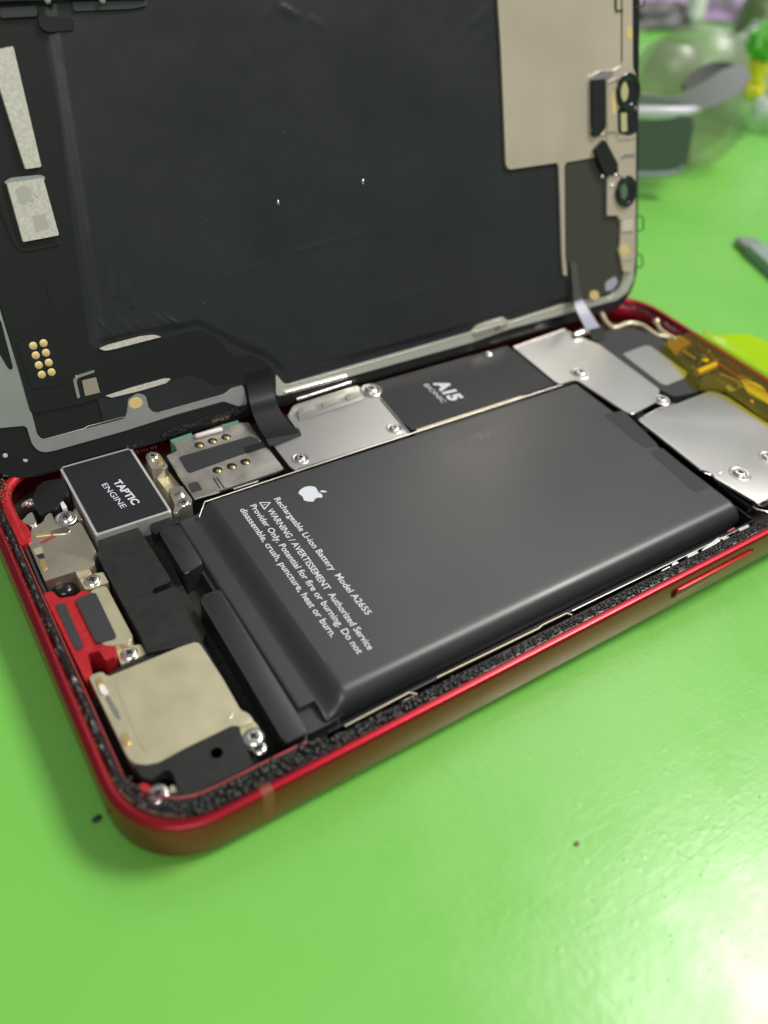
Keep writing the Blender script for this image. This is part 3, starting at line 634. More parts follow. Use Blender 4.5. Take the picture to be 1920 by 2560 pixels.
# ---- logic board shields
prism('board', [(45, 49.3), (110, 49.3), (124, 50), (124, 65.5), (45, 65.5)], 1.0, 4.2, M['void'], phone, bev=0.1, r=0.3)
pa = prism('connector_cover', TP([(682, 1111), (752, 1087), (719, 1041), (733, 1013), (892, 963), (912, 978), (948, 988), (1026, 1082), (737, 1174), (726, 1168)], 6.2), 5.85, 6.2, M['nickel_soft'], phone, bev=0.1, r=0.35)
prism('embossed_rail', TP([(740, 1030), (745, 1019), (890, 972), (908, 985), (910, 998), (750, 1050)], 6.5), 6.1, 6.5, M['nickel_soft'], pa, bev=0.2, r=0.3, seg=3)
for q in (((742, 1024), (786, 1010), (790, 1022), (748, 1036)), ((802, 1006), (846, 992), (850, 1004), (808, 1018)), ((862, 986), (890, 978), (898, 990), (868, 1001))):
    prism('embossed_bump', TP(q, 6.7), 6.4, 6.75, M['nickel'], pa, bev=0.15, r=0.4, seg=3)
screw(751, 1143, 6.2, pa, 0.95, True); screw(987, 1068, 6.2, pa, 0.95, True); screw(928, 972, 6.3, pa, 1.3, True)
bm = bmesh.new(); (xa, ya), (xb, yb) = T(952, 996, 6.35), T(1022, 1080, 6.35); tube(bm, [(xa, ya, 6.2), (xb, yb, 6.2)], 0.22, 8); finish(bm, 'folded_edge', M['nickel_soft'], pa, sharp=60)
cpu = prism('processor_shield', [(69.3, 49.7), (104.2, 49.7), (104.2, 65.2), (70.6, 65.2), (69.0, 55)], 3.0, 6.05, M['chiplabel'], phone, bev=0.12, r=0.3)
prism('seam', [(95.0, 51.3), (95.12, 51.3), (95.12, 65.0), (95.0, 65.0)], 6.0, 6.056, M['void'], cpu, bev=0, r=0)
bm = bmesh.new(); (xa, ya), (xb, yb) = T(1033, 1080, 6.0), T(1283, 993, 6.0); prism('x', [(70.2, 49.25), (95.2, 49.25), (95.2, 49.8), (70.2, 49.8)], 4.0, 5.95, None, None, bev=0.1, r=0.05, bm=bm); finish(bm, 'gold_edge', M['cream'], cpu)
bm = bmesh.new()
for k in range(7): x = 95.6 + k * 1.15; box(bm, x, x + random.uniform(.5, .9), 49.4, 50.1 + random.uniform(0, .4), 4, 5.6 + random.uniform(0, .3))
finish(bm, 'edge_components', M['nickel'], cpu, kind='stuff')
text('lettering', 'A15', T(1083, 957, 6.07), T(1128, 1003, 6.07), T(1107, 943, 6.07), 6.075, M['white'], cpu, 0.05)
text('lettering', 'BIONIC', T(1058.6, 962, 6.07), T(1106, 1008, 6.07), T(1066, 955, 6.07), 6.075, M['white'], cpu, 0.0)
bm = bmesh.new(); lathe(bm, [(0, .5), (.6, .45), (1.0, .1), (1.0, -1)], (*T(1222, 885, 6.3), 6.2), 16); finish(bm, 'standoff', M['silver'], phone, sharp=50)
pb = prism('upper_cover', TP([(1284, 868), (1411, 823), (1470, 850), (1500, 862), (1650, 974), (1640, 1005), (1583, 1036), (1565, 1030), (1442, 949), (1400, 959), (1388, 954)], 6.4), 6.05, 6.4, M['nickel_soft'], phone, bev=0.12, r=0.5)
screw(1452, 930, 6.4, pb, 1.3, True); screw(1655, 997, 6.3, pb, 1.1, True)
bm = bmesh.new()
ed = [T(1284 + (1411 - 1284) * t, 868 + (823 - 868) * t, 6.5) for t in [k / 10 for k in range(11)]]
tube(bm, [(x, y, 6.4 + 0.15 * noise.noise(Vector((x * 2, 0, 0)))) for x, y in ed], 0.3, 6); finish(bm, 'crimped_edge', M['nickel'], pb, sharp=60)
bm = bmesh.new(); tube(bm, [(*T(1435, 838, 6.8), 6.5), (*T(1452, 834, 6.8), 6.7), (*T(1470, 828, 6.8), 6.6)], [0.8, 1.0, 0.7], 10); finish(bm, 'board_connector', M['silver'], phone, sharp=60)

# ---- upper right: earpiece plastic, sticker, metal arc
ear = prism('antenna_module', TP([(1483, 850), (1506, 826), (1538, 824), (1590, 820), (1643, 844), (1662, 850), (1712, 918), (1742, 958), (1747, 979), (1686, 992), (1642, 970)], 6.0), 1.0, 6.0, M['pad'], phone, bev=0.3, r=0.8)
prism('cream_sticker', TP([(1556, 885), (1612, 864), (1626, 865), (1718, 931), (1712, 945), (1668, 963), (1652, 959)], 6.03), 5.9, 6.06, M['nickel_soft'], ear, bev=0.02, r=0.5)
bm = bmesh.new()
arc = [(1504, 784), (1516, 806), (1536, 820), (1572, 808), (1606, 814), (1638, 836), (1668, 842), (1690, 848)]
pts3 = curve3([(*T(x, y, 6.2), 6.1) for x, y in arc], 28); tube(bm, pts3, 0.62, 8); finish(bm, 'metal_arc', M['cream'], phone, sharp=60)
bm = bmesh.new(); tube(bm, curve3([(*T(x, y, 6.4), 6.4) for x, y in ((1640, 804), (1652, 826), (1684, 846))], 10), [0.9] + [0.5] * 10, 8); finish(bm, 'metal_arc', M['cream'], phone, sharp=60)
bm = bmesh.new(); lathe(bm, [(0, .3), (.5, .25), (.7, 0)], (*T(1508, 786, 6.5), 6.3), 12); lathe(bm, [(0, .3), (.5, .25), (.7, 0)], (*T(1641, 806, 6.5), 6.5), 12); finish(bm, 'gold_stud', M['gold'], phone, sharp=60)
prism('earpiece_grille', [(124, 64.4), (133.5, 63.6), (137.5, 60), (136, 57.8), (131.5, 61.6), (124.5, 62.2)], 1, 5.7, M['void'], phone, bev=0.2, r=0.4)

# ---- camera cover plate and its surroundings
cp = prism('camera_cover', [(110.0, 33.4), (131.6, 33.6), (141.0, 33.6), (141.0, 6.0), (111.4, 6.0), (109.6, 15.0), (108.9, 17.3), (109.7, 18.6)], 3.0, 6.5, M['nickel_soft'], phone, bev=0.28, r=[0.9, 2.2, .5, .5, .2, .2, .5, .3], seg=3) if False else \
     prism('camera_cover', [(110.0, 33.4), (131.8, 33.7), (133.2, 31.0), (133.2, 20.5), (141.0, 20.2), (141.0, 6.0), (111.4, 6.2), (109.8, 14.6), (110.6, 15.6), (109.4, 17.2)], 6.1, 6.5, M['nickel_soft'], phone, bev=0.28, r=0.5, seg=3)
screw(1851, 1181, 6.5, cp, 1.25, True); screw(1921, 1140, 6.5, cp, 1.1, True)
bm = bmesh.new(); tube(bm, [(*T(1762, 1180, 6.5), 6.35), (*T(1785, 1189, 6.3), 6.1), (*T(1804, 1180, 6.5), 6.45)], [.1, .28, .12], 8); finish(bm, 'bent_lip', M['silver'], cp, sharp=60)
bm = bmesh.new(); tube(bm, [(112.0, 33.6, 6.4), (116, 34.0, 6.3), (121, 33.9, 6.4)], [.15, .3, .12], 8); finish(bm, 'bent_lip', M['silver'], cp, sharp=60)
bm = bmesh.new(); tube(bm, [(*T(1800, 1208, 4.5), 4.3), (*T(1880, 1268, 4.5), 4.3)], 0.95, 14); finish(bm, 'black_tube', M['glass'], phone, sharp=60)
bm = bmesh.new(); tube(bm, curve3([(*T(1878, 1266, 4.5), 4.6), (*T(1893, 1275, 4.5), 4.5), (*T(1925, 1282, 4.5), 4.5)], 8), 0.28, 6); tube(bm, curve3([(*T(1886, 1259, 5), 5.3), (*T(1905, 1264, 5), 5.2), (*T(1930, 1262, 5), 5.3)], 8), 0.30, 6)
finish(bm, 'spring_clip', M['silver'], phone, sharp=60)

prism('camera_body', [(112.5, 8), (140, 8), (140, 32), (112.5, 32)], 1.0, 6.0, M['glass'], phone, bev=0.2, r=0.5)
# ---- spring strips along the near wall
bm = bmesh.new()
def tl(pts, z, r): tube(bm, [(*T(x, y, z), z) for x, y in pts], r, 6)
tl([(862, 1816), (1023, 1732), (1036, 1735), (1044, 1738)], 4.8, 0.16)
finish(bm, 'spring_strip', M['cream'], phone, sharp=60); bm = bmesh.new()
tl([(1000, 1768), (1010, 1754), (1036, 1741)], 4.8, 0.2)
finish(bm, 'spring_strip', M['cream'], phone, sharp=60); bm = bmesh.new()
tl([(1092, 1695), (1346, 1572), (1356, 1563), (1416, 1534), (1430, 1538)], 4.9, 0.15)
finish(bm, 'spring_strip', M['cream'], phone, sharp=60); bm = bmesh.new()
tl([(1430, 1528), (1512, 1488), (1700, 1397), (1845, 1325)], 4.95, 0.11)
finish(bm, 'spring_strip', M['silver'], phone, sharp=60)
def bit(q, z, m, name, zz=3.5): prism(name, TP(q, z), zz, z, m, phone, bev=0.1, r=0.12)
bit([(1562, 1474), (1624, 1446), (1628, 1453), (1567, 1482)], 5.5, M['dullred'], 'red_rib')
bit([(1628, 1453), (1645, 1442), (1656, 1425), (1675, 1415), (1677, 1421), (1660, 1432), (1650, 1448), (1634, 1458)], 5.6, M['silver'], 'button_spring')
bit([(1680, 1408), (1693, 1403), (1700, 1410), (1697, 1420), (1682, 1418)], 5.8, M['silver'], 'button_spring')
bit([(1717, 1388), (1743, 1377), (1748, 1384), (1722, 1398)], 5.6, M['nickel'], 'button_spring')
bit([(1754, 1375), (1796, 1343), (1803, 1345), (1800, 1352), (1762, 1382)], 5.6, M['silver'], 'button_spring')
bit([(1796, 1346), (1812, 1340), (1826, 1343), (1832, 1338), (1836, 1343), (1826, 1350), (1808, 1349)], 5.9, M['silver'], 'button_spring')
bit([(1735, 1402), (1764, 1384), (1768, 1388), (1740, 1406)], 5.8, M['dullred'], 'red_rib')
bit([(1784, 1374), (1800, 1366), (1806, 1372), (1788, 1380)], 5.9, M['red_paint'], 'red_rib')
bit([(1818, 1328), (1835, 1318), (1843, 1326), (1838, 1334), (1822, 1334)], 4.5, M['dullred'], 'red_rib')
bit([(1845, 1322), (1870, 1311), (1874, 1317), (1850, 1328)], 5.6, M['nickel'], 'button_spring')
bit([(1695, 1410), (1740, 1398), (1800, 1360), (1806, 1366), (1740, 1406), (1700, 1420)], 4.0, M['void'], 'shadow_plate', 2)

# ---------------------------------------------------------------- the display, leaning open on the far rail
DM = Matrix((DE, DU, DN)).transposed().to_4x4(); DM.translation = DO
disp = thing('display_panel', 'detached black display standing open behind the red phone, inner side showing flex cables and film', 'display', PHONE @ DM)
gl = prism('cover_glass', [(x, y) for x, y, z in rrect(1.0, 146.0, 0.0, 70.6, 10.0, 0)], -1.1, -0.05, M['glass'], disp, bev=0.25, r=0)
prism('back_film_base', [(x, y) for x, y, z in rrect(4.0, 141.0, 2.6, 68.2, 8.0, 0)], -0.1, 0.0, M['flex'], disp, bev=0.02, r=0)
# big wrinkled film with the raised rear of the panel behind it
def sstep(a, b, x): t = min(1, max(0, (x - a) / (b - a))); return t * t * (3 - 2 * t)
wr = []
for k in range(13):                                             # creases fanning out of the lower left corner
    s0 = 25.5 + k * 0.95 + random.uniform(-.3, .3); wr.append((s0, 18.2 + random.uniform(-.3, .5), random.uniform(2.0, 4.2), math.radians(118 + k * 2 + random.uniform(-9, 9)), random.uniform(0.06, 0.17), random.uniform(.22, .38)))
for k in range(9): wr.append((44 + k * 0.9, 13.5 - k * .35, random.uniform(1.5, 2.8), math.radians(120 + random.uniform(-10, 10)), random.uniform(0.06, 0.14), .22))
wr += [(30, 22, 6.5, math.radians(100), 0.22, .5), (27.6, 24, 6, math.radians(84), .16, .5), (63, 62.2, 4.5, math.radians(-25), 0.25, .4), (60.6, 60.2, 5, math.radians(60), .14, .4), (68, 60.5, 3.5, math.radians(-30), .16, .3),
       (101, 58, 7, math.radians(35), 0.12, .7), (103, 55, 6, math.radians(40), .10, .6), (102, 40, 5, math.radians(88), .10, .5), (60, 26, 28, math.radians(4), 0.05, .5), (75, 13.5, 20, math.radians(6), 0.08, .8), (46, 24, 30, math.radians(9), .04, .3)]
def filmz(s, t):
    left = 23.2 + (t - 18) * 0.105
    # the lower boundary follows the flex board, then the bezel
    if s < 40: lowb = 17.6 - 0.02 * (s - 22)
    elif s < 50: lowb = 17.2 - (s - 40) * 0.75
    else: lowb = 9.7 - sstep(50, 55, s) * 4.6
    e = sstep(-0.2, 1.5, s - left) * sstep(-0.1, 1.3, t - lowb)
    h = 0.20 + 0.45 * e
    for (x, y, L, a, amp, w) in wr:
        dx, dy = s - x, t - y; u = dx * math.cos(a) + dy * math.sin(a); v = -dx * math.sin(a) + dy * math.cos(a) + 0.05 * u * u / L
        if -1 < u < L + 1 and abs(v) < 4 * w: h += amp * math.exp(-(v / w) ** 2) * sstep(-0.5, 0.8, u) * (1 - sstep(L * .4, L + 1, u))
    h += 0.10 * noise.noise(Vector((s * 0.10, t * 0.10, 1))) * e + 0.05 * noise.noise(Vector((s * .45, t * .3, 7))) * e
    return h
xs = [21.0 + 0.0]; x = 21.0
while x < 123.4: x += 0.22 if x < 58 else 0.6; xs.append(x)
ys = [3.6]; y = 3.6
while y < 67.0: y += 0.22 if y < 30 else 0.5; ys.append(y)
vs = [(s, t, filmz(s, t)) for s in xs for t in ys]; NY = len(ys); fs = []
for i in range(len(xs) - 1):
    for j in range(NY - 1):
        s, t = xs[i], ys[j]
        fs.append((i * NY + j, (i + 1) * NY + j, (i + 1) * NY + j + 1, i * NY + j + 1))
me = bpy.data.meshes.new('back_film'); me.from_pydata(vs, [], fs); film = link('back_film', me, M['film'], disp, sharp=180)
# left band of the film that carries chips
prism('flex_board', DP([(-60, -20), (100, 40), (150, 300), (186, 600), (222, 850), (228, 868), (256, 872), (405, 849), (463, 833), (502, 826), (540, 841), (567, 876), (583, 891), (640, 888), (688, 930), (680, 960), (612, 962), (590, 952), (540, 962), (505, 942), (482, 934), (428, 946), (262, 990), (205, 1010), (77, 1034), (0, 760), (-60, 560)], 0.35), 0.0, 0.35, M['flex'], disp, bev=0.08, r=0.6)
prism('reader_bump', DP([(40, 850), (62, 845), (128, 838), (140, 850), (168, 945), (160, 960), (90, 975), (75, 960)], 0.5), 0.3, 0.47, M['flex'], disp, bev=0.08, r=1.0)
bumpo = None
for px, py in ((83, 864.5), (109, 858), (89.5, 888.5), (115, 882), (97, 913), (122, 906.6), (104.5, 936.7), (129, 930.5)):
    bm = bmesh.new(); lathe(bm, [(0, 0.05), (0.52, 0.05), (0.58, 0.0)], (*D(px, py, 0.5), 0.47), 18); finish(bm, 'gold_contact', M['goldflat'], disp, sharp=50)
def dprism(name, q, d0, d1, m, **k): return prism(name, DP(q, d1), d0, d1, m, k.pop('parent', disp), **k)
dprism('silver_bracket', [(193, 996), (183, 952), (190, 939), (235, 925), (237, 931), (196, 945), (191, 953), (201, 994)], 0.3, 0.6, M['silver'], bev=0.1, r=0.1)
dprism('print_patch', [(205, 951), (240, 943), (250, 981), (213, 990)], 0.3, 0.375, M['patch'], bev=0, r=0)
dprism('light_slot', [(247, 872), (270, 862), (350, 841), (385, 837), (405, 842), (350, 856), (290, 872), (262, 877)], 0.35, 0.62, M['chip'], bev=0.05, r=0.3)
dprism('light_slot', [(262, 990), (330, 968), (410, 946), (428, 946), (415, 958), (350, 977), (280, 994)], 0.0, 0.40, M['chip'], bev=0.05, r=0.3)
# chips on the left band
dprism('sensor_strip', [(-30, 128), (33, 115), (104, 417), (64, 423)], 0.3, 1.0, M['chip'], bev=0.08, r=0.15)
ch = dprism('driver_chip', [(17, 458), (108, 445), (148, 588), (58, 605)], 0.3, 1.0, M['chip'], bev=0.1, r=0.15)
dprism('chip_rim', [(10, 455), (28, 444), (100, 437), (112, 441), (114, 450), (17, 463)], 0.3, 0.8, M['bezel'], bev=0.1, r=0.4)
dprism('chip_frame', [(-20, 470), (5, 470), (45, 612), (62, 621), (150, 606), (152, 612), (60, 630), (36, 616)], 0.3, 0.55, M['flex'], bev=0.1, r=0.4)
p0 = D(68, 488, 1.02); p1 = D(76, 488, 1.02)
apple('faint_emblem', p0[0], p0[1], 3.0, math.radians(-90), 1.01, M['etch'], ch)
dprism('etched_patch', [(80, 540), (113, 534), (124, 572), (90, 580)], 1.0, 1.01, M['etch'], bev=0, r=0, parent=ch)
bm = bmesh.new()
fr_pts = [(88, 698), (110, 693), (130, 770), (106, 776)]
q = [D(*p_, 0.37) for p_ in fr_pts]; tube(bm, [(*a, 0.35) for a in q], 0.06, 5); finish(bm, 'embossed_line', M['flex'], disp)
# grey plate at the far left and the bottom frame
bz = dprism('bottom_frame', [(-60, 560), (0, 775), (80, 1035), (93, 1087), (108, 1100), (312, 1046), (318, 1030), (320, 998), (343, 983), (364, 988), (372, 1022), (388, 1033), (560, 985), (579, 970), (606, 963), (611, 975), (618, 1008), (612, 1016), (594, 1015), (559, 1003), (440, 1036), (316, 1076), (135, 1127), (112, 1131), (94, 1126), (80, 1110), (66, 1064), (0, 1070), (-80, 1070)], -0.05, 0.25, M['bezel'], bev=0.06, r=0.5)
dprism('grey_slot', [(-10, 800), (2, 800), (33, 920), (26, 926), (18, 918), (-10, 870)], 0.2, 0.27, M['glass'], bev=0, r=0.3, parent=bz)
bm = bmesh.new(); x, y = D(339.5, 1008, 0.3); vs_ = lathe(bm, [(0, 0.03), (0.85, 0.03), (0.9, 0.0)], (0, 0, 0), 20)
bmesh.ops.transform(bm, matrix=Matrix.Translation((x, y, 0.26)) @ Matrix.Diagonal((1.25, 1, 1, 1)), verts=vs_); finish(bm, 'gold_pad', M['goldflat'], bz)
bm = bmesh.new(); tube(bm, [(*D(x, y, .3), .27) for x, y in ((108, 1099), (212, 1071), (218, 1066), (310, 1042))], 0.07, 5); finish(bm, 'frame_fold', M['silver'], bz, sharp=60)
bm = bmesh.new(); tube(bm, [(*D(x, y, .3), .27) for x, y in ((386, 1035), (560, 988), (580, 972))], 0.07, 5); finish(bm, 'frame_fold', M['silver'], bz, sharp=60)
b2_ = dprism('bottom_frame', [(690, 935), (712, 962), (880, 913), (1176, 829), (1192, 812), (1255, 789), (1270, 803), (1397, 762), (1470, 748), (1524, 740), (1546, 722), (1556, 700), (1560, 680), (1586, 678), (1584, 700), (1570, 730), (1542, 750), (1450, 775), (1278, 821), (1180, 856), (879, 940), (720, 986), (690, 990)], -0.05, 0.35, M['bezel_light'], bev=0.1, r=0.5)
for a, b, w in (((713, 983), (866, 941), 0.40), ((742, 1000), (877, 957), 0.40)):
    bm = bmesh.new(); tube(bm, [(*D(*a, .7), .55), (*D(*b, .7), .55)], w, 8); finish(bm, 'clip_rail', M['silver'], b2_, sharp=60)
bm = bmesh.new(); tube(bm, [(*D(x, y, .4), .38) for x, y in ((712, 966), (880, 920), (1180, 834), (1194, 818), (1255, 796))], 0.10, 6); tube(bm, [(*D(x, y, .4), .38) for x, y in ((1272, 808), (1398, 768), (1524, 744), (1548, 722), (1562, 690))], 0.12, 6)
finish(bm, 'frame_fold', M['silver'], b2_, sharp=60)
for q in (((1186, 832), (1250, 812), (1254, 822), (1192, 842)), ((1232, 820), (1266, 808), (1270, 817), (1238, 828))):
    dprism('clip', q, 0.2, 0.8, M['silver'], bev=0.15, r=0.2, parent=b2_)
# holes in the corner of the frame
for px, py in ((37, 1114), (13.5, 1139), (64, 1150), (4, 1097)):
    bm = bmesh.new(); lathe(bm, [(0, 0.0), (0.26, 0.02), (0.36, -0.02)], (*D(px, py, 0), -0.02), 12); finish(bm, 'frame_hole', M['chip'], disp)
# foam residue along the lower edge
items = []
for k in range(900):
    t = random.random(); px = 405 + t * 215; py = 1091 - t * 72 + random.uniform(-9, 6) * (0.5 + math.sin(t * 9) ** 2); s_, t_ = D(px, py, 0.2); rr = random.uniform(0.04, 0.2)
    items.append((s_, t_, random.uniform(0, 0.3), rr, rr * 0.8, rr))
for k in range(160):
    t = random.random(); px = 215 + t * 180; py = 1168 - t * 50 + random.uniform(-5, 3); s_, t_ = D(px, py, 0.1); rr = random.uniform(0.03, 0.14); items.append((s_, t_, 0, rr, rr, rr))
ico_blobs('foam_residue', items, M['glue'], disp, 1)
items = []
for k in range(60):
    t = random.random(); px = 528 + t * 44; py = 1056 - t * 12 + random.uniform(-6, 3); s_, t_ = D(px, py, 0.3); rr = random.uniform(0.05, 0.14); items.append((s_, t_, random.uniform(.2, .4), rr * 1.6, rr * 0.7, rr))
ico_blobs('glue_crumbs', items, M['debris'], disp, 1)
# tan sheet, dark right panel
dprism('tan_sheet', [(1241, -60), (1253, 130), (1265, 412), (1272, 424), (1392, 407), (1397, 412), (1405, 640), (1409, 688), (1418, 690), (1413, 640), (1411, 412), (1416, 406), (1484, 394), (1520, 380), (1552, 160), (1552, -60)], 0.3, 1.15, M['tan'], bev=0.12, r=0.4)
dprism('side_panel', [(1412, 409), (1486, 394), (1520, 440), (1518, 541), (1546, 541), (1551, 560), (1549, 615), (1544, 625), (1552, 645), (1553, 690), (1541, 716), (1520, 735), (1460, 750), (1424, 758), (1415, 640)], 0.2, 0.8, M['olivepanel'], bev=0.1, r=0.6)
dprism('glare_film', [(1513, 706), (1538, 690), (1546, 705), (1532, 725), (1514, 728)], 0.7, 0.82, M['lilac'], bev=0.02, r=0.6)
dprism('seal_edge', [(1268, 427), (1400, 410), (1407, 700), (1412, 760), (1280, 795)], 0.2, 0.7, M['film'], bev=0.1, r=0.3) if False else None
# right flange with sensors
fl = dprism('right_flange', [(1557, -60), (1557, 155), (1550, 166), (1533, 176), (1515, 185), (1517, 340), (1519, 362), (1545, 410), (1546, 436), (1519, 444), (1518, 540), (1546, 540), (1552, 556), (1550, 615), (1546, 625), (1552, 645), (1558, 680), (1585, 680), (1589, 640), (1590, 350), (1591, 190), (1582, 168), (1581, -60)], 0.2, 1.3, M['tan'], bev=0.15, r=0.4)
def oval(px, py, w, h, d, m, name, par, n=20, th=0.04):
    q = [D(px + w / 2 * math.cos(2 * math.pi * k / n), py + h / 2 * math.sin(2 * math.pi * k / n), d) for k in range(n)]; return prism(name, q, d - th, d, m, par, bev=0.01, r=0)
oval(1574, 81.5, 15, 36, 1.34, M['goldflat'], 'gold_pad', fl); oval(1535, 258, 12, 60, 1.46, M['goldflat'], 'gold_pad', fl)
oval(1562, 625, 24, 30, 1.34, M['goldflat'], 'gold_pad', fl)
oval(1486, 738, 24, 24, 0.9, M['goldflat'], 'gold_pad', b2_, th=0.6)
dprism('sensor_housing', [(1482, 202), (1512, 197), (1515, 205), (1515, 320), (1495, 342), (1483, 338)], 0.3, 1.9, M['flex'], bev=0.3, r=0.3)
dprism('sensor_crimp', [(1481, 190), (1498, 180), (1532, 178), (1536, 186), (1512, 197), (1482, 200)], 0.6, 1.9, M['silver'], bev=0.3, r=0.4)
dprism('sensor_connector', [(1487, 375), (1510, 348), (1519, 360), (1545, 409), (1545, 432), (1520, 440), (1505, 420)], 0.3, 1.9, M['flex'], bev=0.25, r=0.3)
dprism('black_surround', [(1546, 273), (1583, 262), (1592, 280), (1592, 330), (1575, 338), (1548, 333)], 1.0, 1.5, M['lens'], bev=0.1, r=0.3)
dprism('proximity_window', [(1552, 283), (1567, 281), (1568, 328), (1554, 330)], 1.4, 1.55, M['coat'], bev=0.02, r=0.3)
def camlens(px, py, R_, d, coatm, ew, eh, dx):
    x, y = D(px, py, d); bm = bmesh.new(); lathe(bm, [(R_, -0.9), (R_, 0.1), (R_ * .93, 0.25), (R_ * .8, 0.28), (R_ * .72, 0.1), (R_ * .6, -.1), (R_ * .5, -.12), (0, -.02)], (x, y, d), 30)
    o = finish(bm, 'front_camera', M['lens'], disp, sharp=40)
    oval(px + dx, py, ew, eh, d + 0.0, coatm, 'lens_coating', o, th=0.03)
camlens(1572, 229, 3.5, 1.7, M['coat'], 22, 50, -12); camlens(1567, 479, 3.2, 1.7, M['lensgreen'], 17, 40, -7)
for px, py in ((1508, 440), (1530, 465), (1540, 438)):
    bm = bmesh.new(); lathe(bm, [(0, .3), (.35, .22), (.5, 0)], (*D(px, py, 1.4), 1.3), 10); finish(bm, 'solder_dot', M['silver'], fl, sharp=60)
dprism('flange_glint', [(1553, 392), (1558, 385), (1588, 384), (1588, 391), (1562, 394), (1554, 400)], 1.2, 1.45, M['silver'], bev=0.1, r=0.2, parent=fl)
for ya, yb, xr in ((-20, 17, 1611), (541, 577, 1608), (637, 668, 1606)):
    q = [(1590, ya), (xr - 5, ya - 1), (xr, ya + 5), (xr, yb - 4), (xr - 4, yb), (1590, yb)]; bm = bmesh.new()
    tube(bm, [(*D(x, y, 0.0), 0.0) for x, y in q], 0.16, 6, True); finish(bm, 'edge_clip', M['wire'], disp, sharp=60)
q = [(1557, 25), (1542, 27), (1540, 20), (1540, -20)]; bm = bmesh.new(); tube(bm, [(*D(x, y, 1.3), 1.3) for x, y in q], 0.2, 6); finish(bm, 'edge_clip', M['wire'], disp, sharp=60)
# top strip details
dprism('top_strip', [(-20, 1), (0, 2), (200, -2), (370, -8), (370, -30), (-30, -30)], 0.5, 1.5, M['black'], bev=0.2, r=0.2)
dprism('top_flex', [(0, 20), (90, 14), (95, 40), (0, 45)], 0.3, 0.9, M['label'], bev=0.1, r=0.3)
dprism('top_flex', [(95, 38), (185, 44), (185, 75), (120, 80), (100, 70)], 0.3, 0.9, M['flex'], bev=0.1, r=0.3)
dprism('top_sticker', [(180, 4), (370, 2), (370, 14), (330, 22), (185, 28)], 0.9, 1.0, M['label'], bev=0.02, r=0.3)
for px in (119, 256):
    bm = bmesh.new(); lathe(bm, [(0, .3), (.35, .2), (.45, 0)], (*D(px, 1, 1.5), 1.5), 12); finish(bm, 'chrome_stud', M['bezel'], disp, sharp=60)
for q in (((1478, 196), (1483, 186), (1500, 179), (1535, 177), (1553, 164)), ((1516, 205), (1544, 196), (1544, 202), (1517, 212)), ((1500, 338), (1520, 333), (1540, 330), (1544, 345)), ((1519, 441), (1545, 437), (1556, 442)), ((1517, 446), (1517, 538), (1546, 539)), ((1481, 215), (1479, 330)), ((1546, 350), (1589, 346)), ((1552, 548), (1580, 542)), ((1553, 580), (1584, 578)), ((1556, 650), (1585, 646))):
    bm = bmesh.new(); tube(bm, [(*D(x, y, 1.4), 1.38) for x, y in q], 0.13, 6); finish(bm, 'edge_glint', M['silver'], fl, sharp=60)  # silver tubes added as glints along the sensor bracket
dprism('flange_mesh', [(1556, 545), (1582, 541), (1583, 575), (1556, 578)], 1.2, 1.36, M['chip'], bev=0.03, r=0.1, parent=fl)
dprism('flange_step', [(1519, 212), (1543, 205), (1543, 325), (1520, 330)], 1.2, 1.42, M['tan'], bev=0.06, r=0.2, parent=fl)
# two silver beads stand in for lamp highlights; a few dust grains
for px, py in ((909, 453), (697, 506)):
    s_, t_ = D(px, py, 0.9); zz = filmz(s_, t_); bm = bmesh.new(); vs_ = lathe(bm, [(0, .22), (.14, .18), (.24, 0)], (0, 0, 0), 12)
    bmesh.ops.transform(bm, matrix=Matrix.Translation((s_, t_, zz)) @ Matrix.Diagonal((1, 1.7, 1, 1)), verts=vs_); finish(bm, 'highlight_bead', M['silver'], disp, sharp=60)
items = []
for px, py in ((519, 549), (710, 330), (1095, 428), (877, 853), (510, 758), (460, 902), (52, 884), (1335, 692), (300, 500)):
    s_, t_ = D(px, py, .8); items.append((s_, t_, filmz(s_, t_) + 0.03, .04, .04, .04))
ico_blobs('dust_grains', items, M['white'], disp, 1)

# ribbon cable from the display down to the board (3D path in phone axes, converted to the display's)
inv = (DM).inverted()
def DW(px, py, d): s_, t_ = D(px, py, d); return DO + DE * s_ + DU * t_ + DN * d
def PW(px, py, z): return Vector((*T(px, py, z), z))
Lk = [DW(610, 935, 0.22), DW(617, 966, 0.5), PW(624, 1007, 8.7), PW(632, 1035, 8.0), PW(642, 1059, 7.3), PW(654, 1082, 6.7), PW(666, 1099, 6.42)]
Rk = [DW(674, 915, 0.22), DW(682, 950, 0.5), PW(687, 990, 8.7), PW(696, 1018, 8.0), PW(711, 1042, 7.3), PW(730, 1064, 6.7), PW(749, 1083, 6.42)]
bm = bmesh.new(); strip(bm, [inv @ v for v in curve3(Lk, 40)], [inv @ v for v in curve3(Rk, 40)], 0.12)
rb = finish(bm, 'ribbon_cable', mat('ribbon_black', (.006, .0065, .008), .42, 0, .28, bump=(9, .1, .03, 3, (1, .15, .15))), disp, sharp=50)
prism('ribbon_plug', TP([(662, 1092), (746, 1068), (754, 1086), (684, 1113), (672, 1112)], 6.5), 6.2, 6.5, M['label'], phone, bev=0.08, r=0.2)
